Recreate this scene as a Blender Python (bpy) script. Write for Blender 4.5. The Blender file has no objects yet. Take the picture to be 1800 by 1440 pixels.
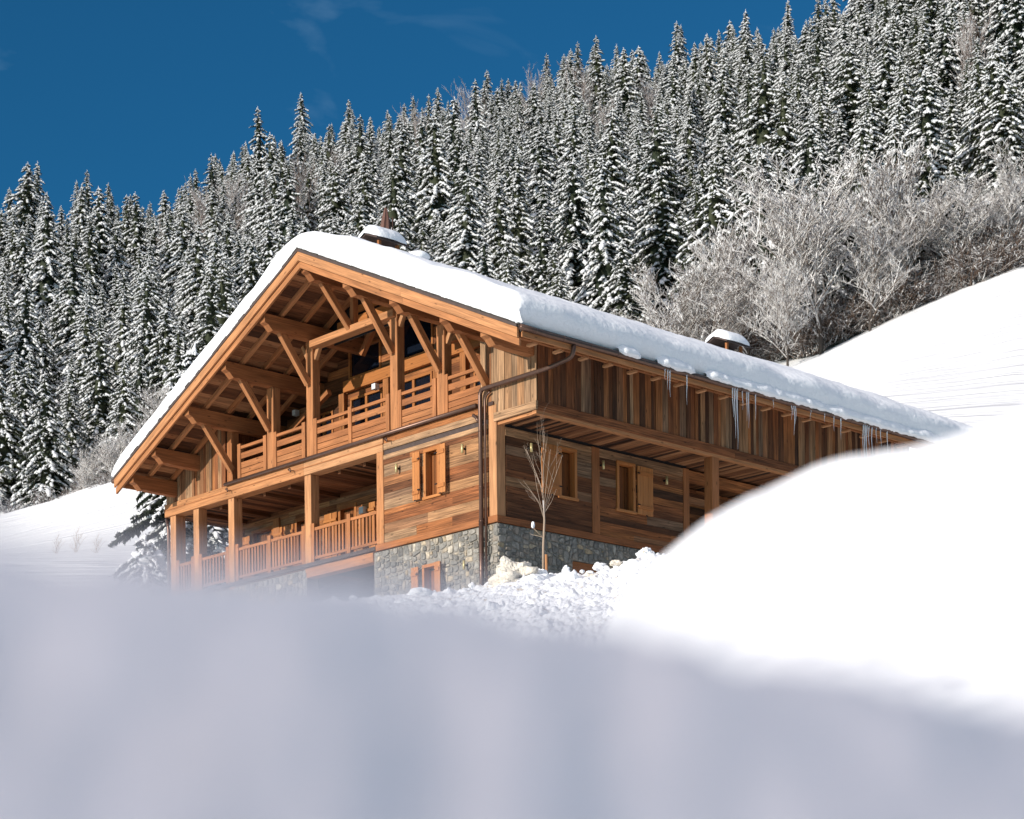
import bpy, bmesh, math, random
import numpy as np
from mathutils import Vector, Matrix, noise

# ------------------------------------------------------------------ camera, sky, sun, exposure
scene = bpy.context.scene
COL = scene.collection
F_PX, CX, CY, ROLL, YAW = 3524.4, 900.0, 1684.3, -0.009968, 0.824101
cam_d = bpy.data.cameras.new("camera")
cam = bpy.data.objects.new("camera", cam_d)
COL.objects.link(cam)
scene.camera = cam
cam_d.sensor_fit = 'HORIZONTAL'
cam_d.sensor_width = 36.0
cam_d.lens = F_PX / 1800 * 36.0
cam_d.shift_x = 0.0
cam_d.shift_y = (CY - 720.0) / 1800.0
cam_d.clip_start = 0.05
cam_d.clip_end = 5000
cam_d.dof.use_dof = True
cam_d.dof.focus_distance = 50.0
cam_d.dof.aperture_fstop = 2.8
R_ = Vector((math.cos(ROLL), 0, math.sin(ROLL)))
U_ = Vector((-math.sin(ROLL), 0, math.cos(ROLL)))
FW = Vector((0, 1, 0))
m = Matrix.Identity(4)
for i in range(3):
    m[i][0] = R_[i]; m[i][1] = U_[i]; m[i][2] = -FW[i]
cam.matrix_world = m

def ray(x, y):
    d = FW + R_ * ((x - CX) / F_PX) + U_ * ((CY - y) / F_PX)
    return d / d.y

# house frame: a runs left along the gable front, b runs back along the right side, z up
A_ = Vector((-math.cos(YAW), math.sin(YAW), 0))
B_ = Vector((math.sin(YAW), math.cos(YAW), 0))
O_ = ray(875, 918) * 50.0

SUN_TZ, SUN_K = 0.235, -0.01
ldir = (B_ + A_ * SUN_K + Vector((0, 0, -SUN_TZ))).normalized()
to_sun = -ldir
sun_el = math.asin(to_sun.z)
sun_az = math.atan2(to_sun.x, to_sun.y)
sd = bpy.data.lights.new("sun", 'SUN')
sd.energy = 4.6
sd.angle = math.radians(0.5)
sd.color = (1.0, 0.945, 0.86)
sun = bpy.data.objects.new("sun", sd)
COL.objects.link(sun)
sun.rotation_euler = to_sun.to_track_quat('Z', 'Y').to_euler()
sun.location = (-60, -60, 60)

world = bpy.data.worlds.new("World")
scene.world = world
world.use_nodes = True
nt = world.node_tree
nt.nodes.clear()
wo = nt.nodes.new('ShaderNodeOutputWorld')
bg = nt.nodes.new('ShaderNodeBackground')
sky = nt.nodes.new('ShaderNodeTexSky')
sky.sky_type = 'NISHITA'
sky.sun_disc = False
sky.sun_elevation = sun_el
sky.sun_rotation = sun_az
sky.altitude = 1500
sky.air_density = 1.0
sky.dust_density = 0.4
sky.ozone_density = 3.0
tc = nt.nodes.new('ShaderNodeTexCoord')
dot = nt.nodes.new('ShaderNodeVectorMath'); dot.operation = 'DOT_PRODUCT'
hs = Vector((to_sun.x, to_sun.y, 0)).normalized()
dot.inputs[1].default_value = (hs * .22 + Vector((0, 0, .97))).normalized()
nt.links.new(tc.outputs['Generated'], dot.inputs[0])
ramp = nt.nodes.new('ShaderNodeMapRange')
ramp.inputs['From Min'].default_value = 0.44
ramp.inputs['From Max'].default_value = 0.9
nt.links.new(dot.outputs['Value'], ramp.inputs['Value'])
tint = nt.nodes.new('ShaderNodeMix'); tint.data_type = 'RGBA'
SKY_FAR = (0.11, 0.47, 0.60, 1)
SKY_TOP_FILL = (15.4, 7.3, 3.8, 1)  # warm overhead boost added above the view to brighten shaded areas
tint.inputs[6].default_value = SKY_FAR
tint.inputs[7].default_value = SKY_TOP_FILL
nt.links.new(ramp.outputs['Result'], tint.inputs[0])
wn = nt.nodes.new('ShaderNodeTexNoise'); wn.inputs['Scale'].default_value = 9; wn.inputs['Detail'].default_value = 6; wn.inputs['Distortion'].default_value = .8
wm = nt.nodes.new('ShaderNodeMapping'); wm.inputs['Scale'].default_value = (1, 1, 2.2); wm.inputs['Location'].default_value = (.35, .1, .2)
nt.links.new(tc.outputs['Generated'], wm.inputs[0]); nt.links.new(wm.outputs[0], wn.inputs['Vector'])
wr = nt.nodes.new('ShaderNodeMapRange'); wr.inputs['From Min'].default_value = .56; wr.inputs['From Max'].default_value = .85; wr.inputs['To Max'].default_value = .35
nt.links.new(wn.outputs['Fac'], wr.inputs['Value'])
mul = nt.nodes.new('ShaderNodeMix'); mul.data_type = 'RGBA'; mul.blend_type = 'MULTIPLY'
mul.inputs[0].default_value = 1.0
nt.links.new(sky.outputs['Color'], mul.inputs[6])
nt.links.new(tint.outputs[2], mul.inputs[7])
wisp = nt.nodes.new('ShaderNodeMix'); wisp.data_type = 'RGBA'; wisp.inputs[7].default_value = (2.0, 3.2, 4.4, 1)
nt.links.new(mul.outputs[2], wisp.inputs[6]); nt.links.new(wr.outputs[0], wisp.inputs[0])
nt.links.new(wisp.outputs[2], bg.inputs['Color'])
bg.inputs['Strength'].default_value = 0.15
nt.links.new(bg.outputs['Background'], wo.inputs['Surface'])

scene.view_settings.view_transform = 'Standard'
scene.view_settings.look = 'None'
scene.view_settings.gamma = 1
scene.view_settings.use_curve_mapping = False
scene.view_settings.exposure = 0.06
scene.cycles.max_bounces = 6
scene.cycles.diffuse_bounces = 4
scene.cycles.transparent_max_bounces = 8
scene.cycles.use_denoising = True

RNG = random.Random(7)

# ------------------------------------------------------------------ materials
def new_mat(name):
    mt = bpy.data.materials.new(name)
    mt.use_nodes = True
    n = mt.node_tree
    b = n.nodes['Principled BSDF']
    return mt, n, b

def N(n, t, **kw):
    x = n.nodes.new(t)
    for k, v in kw.items():
        setattr(x, k, v)
    return x

def setramp(r, stops):
    cr = r.color_ramp
    while len(cr.elements) > 1:
        cr.elements.remove(cr.elements[-1])
    cr.elements[0].position = stops[0][0]
    cr.elements[0].color = (*stops[0][1], 1)
    for p, c in stops[1:]:
        e = cr.elements.new(p)
        e.color = (*c, 1)

def wood_mat(name, stops, rough=0.75, grain=0.5, bump=0.35, streak=0.0):
    mt, n, b = new_mat(name)
    at = N(n, 'ShaderNodeAttribute'); at.attribute_name = 'tone'
    rp = N(n, 'ShaderNodeValToRGB'); setramp(rp, stops)
    n.links.new(at.outputs['Fac'], rp.inputs[0])
    uv = N(n, 'ShaderNodeUVMap')
    # long grain
    mp = N(n, 'ShaderNodeMapping'); mp.inputs['Scale'].default_value = (1.1, 36, 1)
    n.links.new(uv.outputs[0], mp.inputs[0])
    n1 = N(n, 'ShaderNodeTexNoise'); n1.inputs['Scale'].default_value = 1.0; n1.inputs['Detail'].default_value = 5
    n1.inputs['Distortion'].default_value = 0.4
    n.links.new(mp.outputs[0], n1.inputs['Vector'])
    mr = N(n, 'ShaderNodeMapRange')
    mr.inputs['From Min'].default_value = 0.3; mr.inputs['From Max'].default_value = 0.7
    mr.inputs['To Min'].default_value = 1 - grain; mr.inputs['To Max'].default_value = 1 + grain * 0.45
    n.links.new(n1.outputs['Fac'], mr.inputs['Value'])
    # large weather patches
    mp2 = N(n, 'ShaderNodeMapping'); mp2.inputs['Scale'].default_value = (0.7, 4.5, 1)
    n.links.new(uv.outputs[0], mp2.inputs[0])
    n2 = N(n, 'ShaderNodeTexNoise'); n2.inputs['Scale'].default_value = 1.3; n2.inputs['Detail'].default_value = 3
    n.links.new(mp2.outputs[0], n2.inputs['Vector'])
    mr2 = N(n, 'ShaderNodeMapRange')
    mr2.inputs['From Min'].default_value = 0.35; mr2.inputs['From Max'].default_value = 0.68
    mr2.inputs['To Min'].default_value = 1.1; mr2.inputs['To Max'].default_value = 1 - streak
    n.links.new(n2.outputs['Fac'], mr2.inputs['Value'])
    # knots
    mp3 = N(n, 'ShaderNodeMapping'); mp3.inputs['Scale'].default_value = (2.2, 7.0, 1)
    n.links.new(uv.outputs[0], mp3.inputs[0])
    vo = N(n, 'ShaderNodeTexVoronoi'); vo.inputs['Scale'].default_value = 1.0
    n.links.new(mp3.outputs[0], vo.inputs['Vector'])
    mr3 = N(n, 'ShaderNodeMapRange')
    mr3.inputs['From Min'].default_value = 0.05; mr3.inputs['From Max'].default_value = 0.16
    mr3.inputs['To Min'].default_value = 0.35; mr3.inputs['To Max'].default_value = 1.0
    n.links.new(vo.outputs['Distance'], mr3.inputs['Value'])
    m1 = N(n, 'ShaderNodeMath', operation='MULTIPLY'); m2 = N(n, 'ShaderNodeMath', operation='MULTIPLY')
    n.links.new(mr.outputs[0], m1.inputs[0]); n.links.new(mr2.outputs[0], m1.inputs[1])
    n.links.new(m1.outputs[0], m2.inputs[0]); n.links.new(mr3.outputs[0], m2.inputs[1])
    mx = N(n, 'ShaderNodeVectorMath', operation='SCALE')
    n.links.new(rp.outputs[0], mx.inputs[0]); n.links.new(m2.outputs[0], mx.inputs['Scale'])
    n.links.new(mx.outputs[0], b.inputs['Base Color'])
    b.inputs['Roughness'].default_value = rough
    b.inputs['Specular IOR Level'].default_value = 0.25
    bp = N(n, 'ShaderNodeBump'); bp.inputs['Strength'].default_value = bump; bp.inputs['Distance'].default_value = 0.02
    n.links.new(m2.outputs[0], bp.inputs['Height']); n.links.new(bp.outputs[0], b.inputs['Normal'])
    return mt

def plain_mat(name, col, rough=0.6, metal=0.0, nscale=0, namt=0.2, bump=0.0, spec=0.4):
    mt, n, b = new_mat(name)
    b.inputs['Base Color'].default_value = (*col, 1)
    b.inputs['Roughness'].default_value = rough
    b.inputs['Metallic'].default_value = metal
    b.inputs['Specular IOR Level'].default_value = spec
    if nscale:
        t = N(n, 'ShaderNodeTexCoord')
        n1 = N(n, 'ShaderNodeTexNoise'); n1.inputs['Scale'].default_value = nscale; n1.inputs['Detail'].default_value = 5
        n.links.new(t.outputs['Object'], n1.inputs['Vector'])
        mr = N(n, 'ShaderNodeMapRange'); mr.inputs['To Min'].default_value = 1 - namt; mr.inputs['To Max'].default_value = 1 + namt
        n.links.new(n1.outputs['Fac'], mr.inputs['Value'])
        mx = N(n, 'ShaderNodeVectorMath', operation='SCALE'); mx.inputs[0].default_value = col
        n.links.new(mr.outputs[0], mx.inputs['Scale']); n.links.new(mx.outputs[0], b.inputs['Base Color'])
        if bump:
            bp = N(n, 'ShaderNodeBump'); bp.inputs['Strength'].default_value = bump; bp.inputs['Distance'].default_value = 0.05
            n.links.new(n1.outputs['Fac'], bp.inputs['Height']); n.links.new(bp.outputs[0], b.inputs['Normal'])
    return mt

def snow_mat(name, scales=((8, .3, .05),), col=(0.86, 0.87, 0.89), stretch=None, dirt=0.0):
    mt, n, b = new_mat(name)
    b.inputs['Base Color'].default_value = (*col, 1)
    b.inputs['Roughness'].default_value = 0.65
    b.inputs['Specular IOR Level'].default_value = 0.2
    t = N(n, 'ShaderNodeTexCoord')
    prev = None
    for (sc, st, di) in scales:
        mp = N(n, 'ShaderNodeMapping')
        if stretch:
            mp.inputs['Rotation'].default_value = (0, 0, stretch[0])
            mp.inputs['Scale'].default_value = (stretch[1], stretch[2], 1)
        n.links.new(t.outputs['Object'], mp.inputs[0])
        n1 = N(n, 'ShaderNodeTexNoise'); n1.inputs['Scale'].default_value = sc; n1.inputs['Detail'].default_value = 4
        n.links.new(mp.outputs[0], n1.inputs['Vector'])
        bp = N(n, 'ShaderNodeBump'); bp.inputs['Strength'].default_value = st; bp.inputs['Distance'].default_value = di
        n.links.new(n1.outputs['Fac'], bp.inputs['Height'])
        if prev: n.links.new(prev.outputs[0], bp.inputs['Normal'])
        prev = bp
    if prev: n.links.new(prev.outputs[0], b.inputs['Normal'])
    if dirt:
        n2 = N(n, 'ShaderNodeTexNoise'); n2.inputs['Scale'].default_value = 5.5; n2.inputs['Detail'].default_value = 6
        n.links.new(t.outputs['Object'], n2.inputs['Vector'])
        r = N(n, 'ShaderNodeValToRGB')
        setramp(r, [(0.0, (0.30, 0.24, 0.18)), (0.30, (0.55, 0.48, 0.40)), (0.38, col), (1, col)])
        n.links.new(n2.outputs['Fac'], r.inputs[0])
        n.links.new(r.outputs[0], b.inputs['Base Color'])
    return mt

M = {}
M['old'] = wood_mat('reclaimed_wood', [(0, (0.012, 0.008, 0.006)), (0.05, (0.05, 0.025, 0.014)), (0.2, (0.15, 0.058, 0.024)),
      (0.4, (0.30, 0.105, 0.038)), (0.55, (0.43, 0.165, 0.055)), (0.66, (0.24, 0.145, 0.088)), (0.8, (0.45, 0.225, 0.10)), (0.9, (0.36, 0.215, 0.12)), (1, (0.55, 0.32, 0.17))],
      rough=0.8, grain=0.6, bump=0.6, streak=0.45)
M['beam'] = wood_mat('larch_beam', [(0, (0.02, 0.012, 0.008)), (0.1, (0.20, 0.068, 0.024)), (0.45, (0.38, 0.145, 0.052)), (0.75, (0.48, 0.212, 0.086)), (1, (0.57, 0.31, 0.155))],
      rough=0.7, grain=0.35, bump=0.35, streak=0.25)
M['shutter'] = wood_mat('golden_shutter_wood', [(0, (0.06, 0.025, 0.01)), (0.3, (0.25, 0.085, 0.025)), (0.6, (0.40, 0.148, 0.042)), (1, (0.47, 0.195, 0.062))],
      rough=0.5, grain=0.25, bump=0.15)
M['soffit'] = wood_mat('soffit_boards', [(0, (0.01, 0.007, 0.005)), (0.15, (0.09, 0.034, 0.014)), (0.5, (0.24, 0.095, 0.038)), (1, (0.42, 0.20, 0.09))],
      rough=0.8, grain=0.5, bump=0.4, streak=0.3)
M['metal'] = plain_mat('brown_copper', (0.13, 0.075, 0.055), 0.38, 0.65, 9, 0.3)
M['flash'] = plain_mat('dark_roof_edge', (0.075, 0.05, 0.042), 0.6, 0.2, 6, 0.35, 0.3)
M['tile'] = plain_mat('roof_slates', (0.06, 0.052, 0.045), 0.9, 0, 25, 0.6, 0.8)
M['iron'] = plain_mat('black_iron', (0.02, 0.018, 0.018), 0.5, 0.6)
M['brass'] = plain_mat('pale_brass', (0.55, 0.45, 0.22), 0.4, 0.5)
M['white'] = plain_mat('white_lamp_glass', (0.7, 0.72, 0.72), 0.4)
M['glass'] = plain_mat('dark_glass', (0.006, 0.009, 0.016), 0.06, 0, spec=0.6)
M['curtain'] = plain_mat('pale_curtain', (0.25, 0.25, 0.26), 0.9)
M['dark'] = plain_mat('dark_interior', (0.012, 0.01, 0.01), 0.9)
M['mortar'] = plain_mat('grey_mortar', (0.24, 0.215, 0.18), 0.95, 0, 14, 0.3, 0.6)
M['snow'] = snow_mat('snow', ((3, .5, .2), (22, .4, .04)))
M['roofsnow'] = snow_mat('roof_snow', ((1.6, .35, .25), (9, .3, .06), (40, .2, .02)))
M['meadow'] = snow_mat('windblown_snow', ((0.25, .7, 1.2), (1.0, .5, .3)), stretch=(-0.5, 0.3, 2.4), col=(.80, .80, .80))
M['bank'] = snow_mat('shaded_bank_snow', ((14, .6, .05), (60, .4, .012)))
M['pile'] = snow_mat('cleared_snow', ((6, .5, .1), (30, .6, .03)), dirt=1.0)
M['brown_cloth'] = plain_mat('brown_cowl', (0.12, 0.055, 0.04), 0.7, 0, 8, 0.3)
mt, n, b = new_mat('ice'); M['ice'] = mt
b.inputs['Base Color'].default_value = (0.92, 0.94, 0.96, 1); b.inputs['Roughness'].default_value = 0.25
b.inputs['Transmission Weight'].default_value = 0.45; b.inputs['IOR'].default_value = 1.3

mt, n, b = new_mat('rubble_stone'); M['stone'] = mt
at = N(n, 'ShaderNodeAttribute'); at.attribute_name = 'tone'
rp = N(n, 'ShaderNodeValToRGB')
setramp(rp, [(0, (0.125, 0.118, 0.105)), (0.25, (0.20, 0.19, 0.17)), (0.5, (0.29, 0.27, 0.235)), (0.62, (0.24, 0.20, 0.16)), (0.74, (0.33, 0.31, 0.27)), (0.86, (0.36, 0.27, 0.16)), (1, (0.48, 0.43, 0.35))])
n.links.new(at.outputs['Fac'], rp.inputs[0])
t = N(n, 'ShaderNodeTexCoord'); n1 = N(n, 'ShaderNodeTexNoise'); n1.inputs['Scale'].default_value = 11; n1.inputs['Detail'].default_value = 8
n.links.new(t.outputs['Object'], n1.inputs['Vector'])
mr = N(n, 'ShaderNodeMapRange'); mr.inputs['From Min'].default_value = .3; mr.inputs['From Max'].default_value = .7
mr.inputs['To Min'].default_value = 0.6; mr.inputs['To Max'].default_value = 1.3
n.links.new(n1.outputs['Fac'], mr.inputs['Value'])
mx = N(n, 'ShaderNodeVectorMath', operation='SCALE'); n.links.new(rp.outputs[0], mx.inputs[0]); n.links.new(mr.outputs[0], mx.inputs['Scale'])
n.links.new(mx.outputs[0], b.inputs['Base Color']); b.inputs['Roughness'].default_value = 0.85
bp = N(n, 'ShaderNodeBump'); bp.inputs['Strength'].default_value = 0.7; bp.inputs['Distance'].default_value = 0.03
n.links.new(n1.outputs['Fac'], bp.inputs['Height']); n.links.new(bp.outputs[0], b.inputs['Normal'])

def needle_mat(name, c1, c2):
    mt, n, b = new_mat(name)
    oi = N(n, 'ShaderNodeObjectInfo'); t = N(n, 'ShaderNodeTexCoord')
    n1 = N(n, 'ShaderNodeTexNoise'); n1.inputs['Scale'].default_value = 1.6; n1.inputs['Detail'].default_value = 3
    n.links.new(t.outputs['Object'], n1.inputs['Vector'])
    ad = N(n, 'ShaderNodeMath', operation='MULTIPLY_ADD'); ad.inputs[1].default_value = 0.5
    n.links.new(oi.outputs['Random'], ad.inputs[0]); n.links.new(n1.outputs['Fac'], ad.inputs[2])
    rp = N(n, 'ShaderNodeValToRGB'); setramp(rp, [(0.35, c1), (0.9, c2)])
    n.links.new(ad.outputs[0], rp.inputs[0]); n.links.new(rp.outputs[0], b.inputs['Base Color'])
    b.inputs['Roughness'].default_value = 0.7; b.inputs['Specular IOR Level'].default_value = 0.2
    return mt
M['needle'] = needle_mat('spruce_needles', (0.012, 0.021, 0.012), (0.042, 0.048, 0.024))
M['bark'] = plain_mat('spruce_bark', (0.07, 0.048, 0.035), 0.9, 0, 5, 0.3)
M['treesnow'] = snow_mat('snow_on_branches', (), col=(0.76, 0.76, 0.76))

def frosted_mat(name, bark, thr=0.25, soft=0.35, snowcol=(0.78, 0.76, 0.74)):
    mt, n, b = new_mat(name)
    g = N(n, 'ShaderNodeNewGeometry'); sx = N(n, 'ShaderNodeSeparateXYZ'); n.links.new(g.outputs['Normal'], sx.inputs[0])
    t = N(n, 'ShaderNodeTexCoord'); n1 = N(n, 'ShaderNodeTexNoise'); n1.inputs['Scale'].default_value = 2.5; n1.inputs['Detail'].default_value = 2
    n.links.new(t.outputs['Object'], n1.inputs['Vector'])
    ad = N(n, 'ShaderNodeMath', operation='MULTIPLY_ADD'); ad.inputs[1].default_value = 1.6; 
    n.links.new(n1.outputs['Fac'], ad.inputs[0]); n.links.new(sx.outputs['Z'], ad.inputs[2])
    mr = N(n, 'ShaderNodeMapRange'); mr.inputs['From Min'].default_value = thr + 0.8 - soft; mr.inputs['From Max'].default_value = thr + 0.8 + soft
    n.links.new(ad.outputs[0], mr.inputs['Value'])
    mx = N(n, 'ShaderNodeMix', data_type='RGBA'); mx.inputs[6].default_value = (*bark, 1); mx.inputs[7].default_value = (*snowcol, 1)
    n.links.new(mr.outputs[0], mx.inputs[0]); n.links.new(mx.outputs[2], b.inputs['Base Color'])
    b.inputs['Roughness'].default_value = 0.8
    return mt
M['frost'] = frosted_mat('frosted_branches', (0.10, 0.068, 0.048), thr=-0.30, soft=.15, snowcol=(.80,.78,.76))
M['brush'] = frosted_mat('frosted_brush', (0.095, 0.06, 0.042), thr=0.05, soft=.18, snowcol=(.74,.73,.72))
M['frostlight'] = frosted_mat('reddish_bare_twigs', (0.15, 0.10, 0.08), thr=0.0, soft=.25, snowcol=(.70,.68,.66))
M['wetbark'] = frosted_mat('wet_bark', (0.055, 0.042, 0.034), thr=.5, soft=.2)
M['sapling'] = frosted_mat('sapling_bark', (0.34, 0.25, 0.18), thr=0.6)

# ------------------------------------------------------------------ mesh builder in house coordinates
def L2W(a, b, z):
    return A_ * a + B_ * b + Vector((0, 0, z))

class MB:
    def __init__(s):
        s.v = []; s.f = []; s.uv = []; s.t = []; s.mi = []
    def poly(s, pts, uvs, tone=0.5, mi=0):
        k = len(s.v); s.v.extend(pts); s.f.append(list(range(k, k + len(pts)))); s.uv.append(uvs); s.t.append(tone); s.mi.append(mi)
    def hexa(s, P, axis, tone=None, mi=0):
        """P: 8 points (i,j,k) order index=i+2j+4k; axis: which index runs along the grain"""
        if tone is None: tone = RNG.random()
        k = len(s.v); s.v.extend(P)
        ou, ov = RNG.uniform(0, 50), RNG.uniform(0, 50)
        def ln(i, j): return (P[j] - P[i]).length
        dims = [ln(0, 1), ln(0, 2), ln(0, 4)]
        for (q, (ax1, ax2)) in (((0, 1, 3, 2), (0, 1)), ((4, 5, 7, 6), (0, 1)), ((0, 1, 5, 4), (0, 2)), ((2, 3, 7, 6), (0, 2)), ((0, 2, 6, 4), (1, 2)), ((1, 3, 7, 5), (1, 2))):
            s.f.append([k + i for i in q])
            uvs = []
            for i in q:
                c = [(i >> d) & 1 for d in range(3)]
                oth = [d for d in (ax1, ax2) if d != axis]
                if axis in (ax1, ax2):
                    uvs.append((ou + c[axis] * dims[axis], ov + c[oth[0]] * dims[oth[0]] + (7 if oth[0] == 2 else 0)))
                else:
                    uvs.append((ou + c[ax1] * dims[ax1] * .3, ov + c[ax2] * dims[ax2]))
            s.uv.append(uvs); s.t.append(tone); s.mi.append(mi)
    def box(s, a0, a1, b0, b1, z0, z1, axis=None, tone=None, mi=0):
        P = [L2W((a0, a1)[i & 1], (b0, b1)[(i >> 1) & 1], (z0, z1)[i >> 2]) for i in range(8)]
        if axis is None:
            d = [abs(a1 - a0), abs(b1 - b0), abs(z1 - z0)]; axis = d.index(max(d))
        s.hexa(P, axis, tone, mi)
    def bar(s, p0, p1, w, h, tone=None, up=None, mi=0, taper=1.0):
        """beam between two house-coordinate points, w across, h in the up direction"""
        q0, q1 = L2W(*p0), L2W(*p1)
        d = (q1 - q0).normalized()
        u = L2W(*up) if up else Vector((0, 0, 1))
        sd_ = d.cross(u)
        if sd_.length < 1e-4: sd_ = d.cross(A_)
        sd_.normalize(); u = sd_.cross(d).normalized()
        P = []
        for k in range(2):
            for j in range(2):
                for i in range(2):
                    q = q1 if i else q0
                    tp = taper if i else 1
                    P.append(q + sd_ * ((j - .5) * w * tp) + u * ((k - .5) * h * tp))
        s.hexa(P, 0, tone, mi)
    def tube(s, pts, r, seg=10, tone=.5, mi=0, caps=True):
        """round tube through world-relative Vectors; r scalar or list"""
        rings = []
        n = len(pts)
        for i, p in enumerate(pts):
            d = (pts[min(i + 1, n - 1)] - pts[max(i - 1, 0)]).normalized()
            x = d.cross(Vector((0.13, 0.21, 1.0)))
            if x.length < 1e-3: x = d.cross(Vector((1, 0, 0)))
            x.normalize(); y = d.cross(x)
            rr = r[i] if isinstance(r, (list, tuple)) else r
            k = len(s.v)
            for j in range(seg):
                t_ = 2 * math.pi * j / seg
                s.v.append(p + x * (rr * math.cos(t_)) + y * (rr * math.sin(t_)))
            rings.append(k)
        for i in range(n - 1):
            for j in range(seg):
                a, b_ = rings[i] + j, rings[i] + (j + 1) % seg
                c, d_ = rings[i + 1] + (j + 1) % seg, rings[i + 1] + j
                s.f.append([a, b_, c, d_]); s.uv.append([(0, 0)] * 4); s.t.append(tone); s.mi.append(mi)
        if caps:
            for k in (rings[0], rings[-1]):
                s.f.append([k + j for j in range(seg)]); s.uv.append([(0, 0)] * seg); s.t.append(tone); s.mi.append(mi)
    def build(s, name, mats, parent=None, bevel=0, smooth=False, recalc=True):
        me = bpy.data.meshes.new(name)
        me.from_pydata([tuple(v) for v in s.v], [], s.f)
        if not isinstance(mats, (list, tuple)): mats = [mats]
        for mm in mats: me.materials.append(mm)
        uvl = me.uv_layers.new(name='UVMap')
        flat = [c for face in s.uv for uv in face for c in uv]
        uvl.data.foreach_set('uv', flat)
        at_ = me.attributes.new('tone', 'FLOAT', 'FACE'); at_.data.foreach_set('value', s.t)
        me.polygons.foreach_set('material_index', s.mi)
        if recalc:
            bm = bmesh.new(); bm.from_mesh(me); bmesh.ops.recalc_face_normals(bm, faces=bm.faces); bm.to_mesh(me); bm.free()
        if smooth: me.polygons.foreach_set('use_smooth', [True] * len(me.polygons))
        o = bpy.data.objects.new(name, me); COL.objects.link(o)
        if parent: o.parent = parent
        if bevel:
            md = o.modifiers.new('bevel', 'BEVEL'); md.width = bevel; md.segments = 2; md.limit_method = 'ANGLE'
        return o

def thing(name, label, cat, loc=(0, 0, 0), group=None):
    o = bpy.data.objects.new(name, None); COL.objects.link(o); o.location = loc
    o['label'] = label; o['category'] = cat
    if group: o['group'] = group
    return o
def tag(o, label=None, cat=None, group=None, kind=None):
    if label: o['label'] = label
    if cat: o['category'] = cat
    if group: o['group'] = group
    if kind: o['kind'] = kind
    return o

chalet = thing('chalet', 'big timber chalet with deep gable roof under thick snow on a rubble stone base', 'chalet', O_)

# ------------------------------------------------------------------ roof geometry
APEX_A, APEX_Z, SL = 5.8, 7.88, 0.474
EAVE_R, EAVE_L = -2.68, 15.02
VERGE, BACK = -1.74, 17.2
def zt(a): return APEX_Z - SL * abs(a - APEX_A)

def one(fn, name, mat, parent=chalet, **kw):
    mb = MB(); fn(mb); return mb.build(name, mat, parent, **kw)

# outer verge boards (barge boards): upper and lower board on each slope
def slope_board(mb, a0, a1, dz0, dz1, b0, b1, tone=None, n=1):
    for i in range(n):
        x0 = a0 + (a1 - a0) * i / n; x1 = a0 + (a1 - a0) * (i + 1) / n
        P = []
        for k in range(2):
            for j in range(2):
                for i2 in range(2):
                    aa = x1 if i2 else x0
                    P.append(L2W(aa, b1 if j else b0, zt(aa) + (dz1 if k else dz0)))
        mb.hexa(P, 0, tone)
for (a0, a1) in ((APEX_A, EAVE_R + .02), (APEX_A, EAVE_L - .02)):
    one(lambda mb: slope_board(mb, a0, a1, -.24, 0.0, VERGE - .03, VERGE + .03, .78, 2), 'barge_board', M['beam'], bevel=.006)
    one(lambda mb: slope_board(mb, a0, a1, -.42, -.244, VERGE + .035, VERGE + .10, .6, 2), 'barge_board', M['beam'], bevel=.006)
    one(lambda mb: slope_board(mb, a0, a1, .004, .075, VERGE - .05, VERGE + .06, .5, 1), 'verge_flashing', M['flash'])
# soffit boards + deck
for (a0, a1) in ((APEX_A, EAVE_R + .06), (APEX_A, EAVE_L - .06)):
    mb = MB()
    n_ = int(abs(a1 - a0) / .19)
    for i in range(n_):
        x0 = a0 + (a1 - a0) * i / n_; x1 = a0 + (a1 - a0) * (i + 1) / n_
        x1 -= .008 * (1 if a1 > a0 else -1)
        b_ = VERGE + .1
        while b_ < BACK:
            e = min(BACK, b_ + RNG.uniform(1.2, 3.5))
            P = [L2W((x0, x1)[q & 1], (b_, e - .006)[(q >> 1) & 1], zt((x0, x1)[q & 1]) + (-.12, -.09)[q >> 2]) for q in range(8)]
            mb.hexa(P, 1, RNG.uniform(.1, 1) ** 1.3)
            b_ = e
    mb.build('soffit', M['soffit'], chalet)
mb = MB()
for (a0, a1) in ((APEX_A, EAVE_R), (APEX_A, EAVE_L)):
    P = [L2W((a0, a1)[q & 1], (VERGE + .07, BACK)[(q >> 1) & 1], zt((a0, a1)[q & 1]) + (-.085, -.004)[q >> 2]) for q in range(8)]
    mb.hexa(P, 0, .1)
mb.build('roof', M['tile'], chalet)
# slate courses peeking out along the verge and the right eave
mb = MB()
for (a0, a1) in ((APEX_A, EAVE_R), (APEX_A, EAVE_L)):
    a = a0; s_ = 1 if a1 > a0 else -1
    while (a1 - a) * s_ > .1:
        w = RNG.uniform(.10, .3)
        d = RNG.uniform(-.01, .035)
        P = [L2W((a, a + s_ * w)[q & 1], (VERGE - .02 - d, VERGE + .4)[(q >> 1) & 1], zt((a, a + s_ * w)[q & 1]) + (.08, .10 + RNG.uniform(0, .02))[q >> 2]) for q in range(8)]
        mb.hexa(P, 0); a += s_ * w
b_ = VERGE
while b_ < BACK:
    w = RNG.uniform(.2, .4); d = RNG.uniform(0, .05)
    P = [L2W((EAVE_R - .04 - d, EAVE_R + .5)[q & 1], (b_, b_ + w - .01)[(q >> 1) & 1], zt((EAVE_R, EAVE_R + .5)[q & 1]) + (.004, .05 + RNG.uniform(0, .03))[q >> 2]) for q in range(8)]
    mb.hexa(P, 0); b_ += w
mb.build('roof_slates', M['tile'], chalet)

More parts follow.
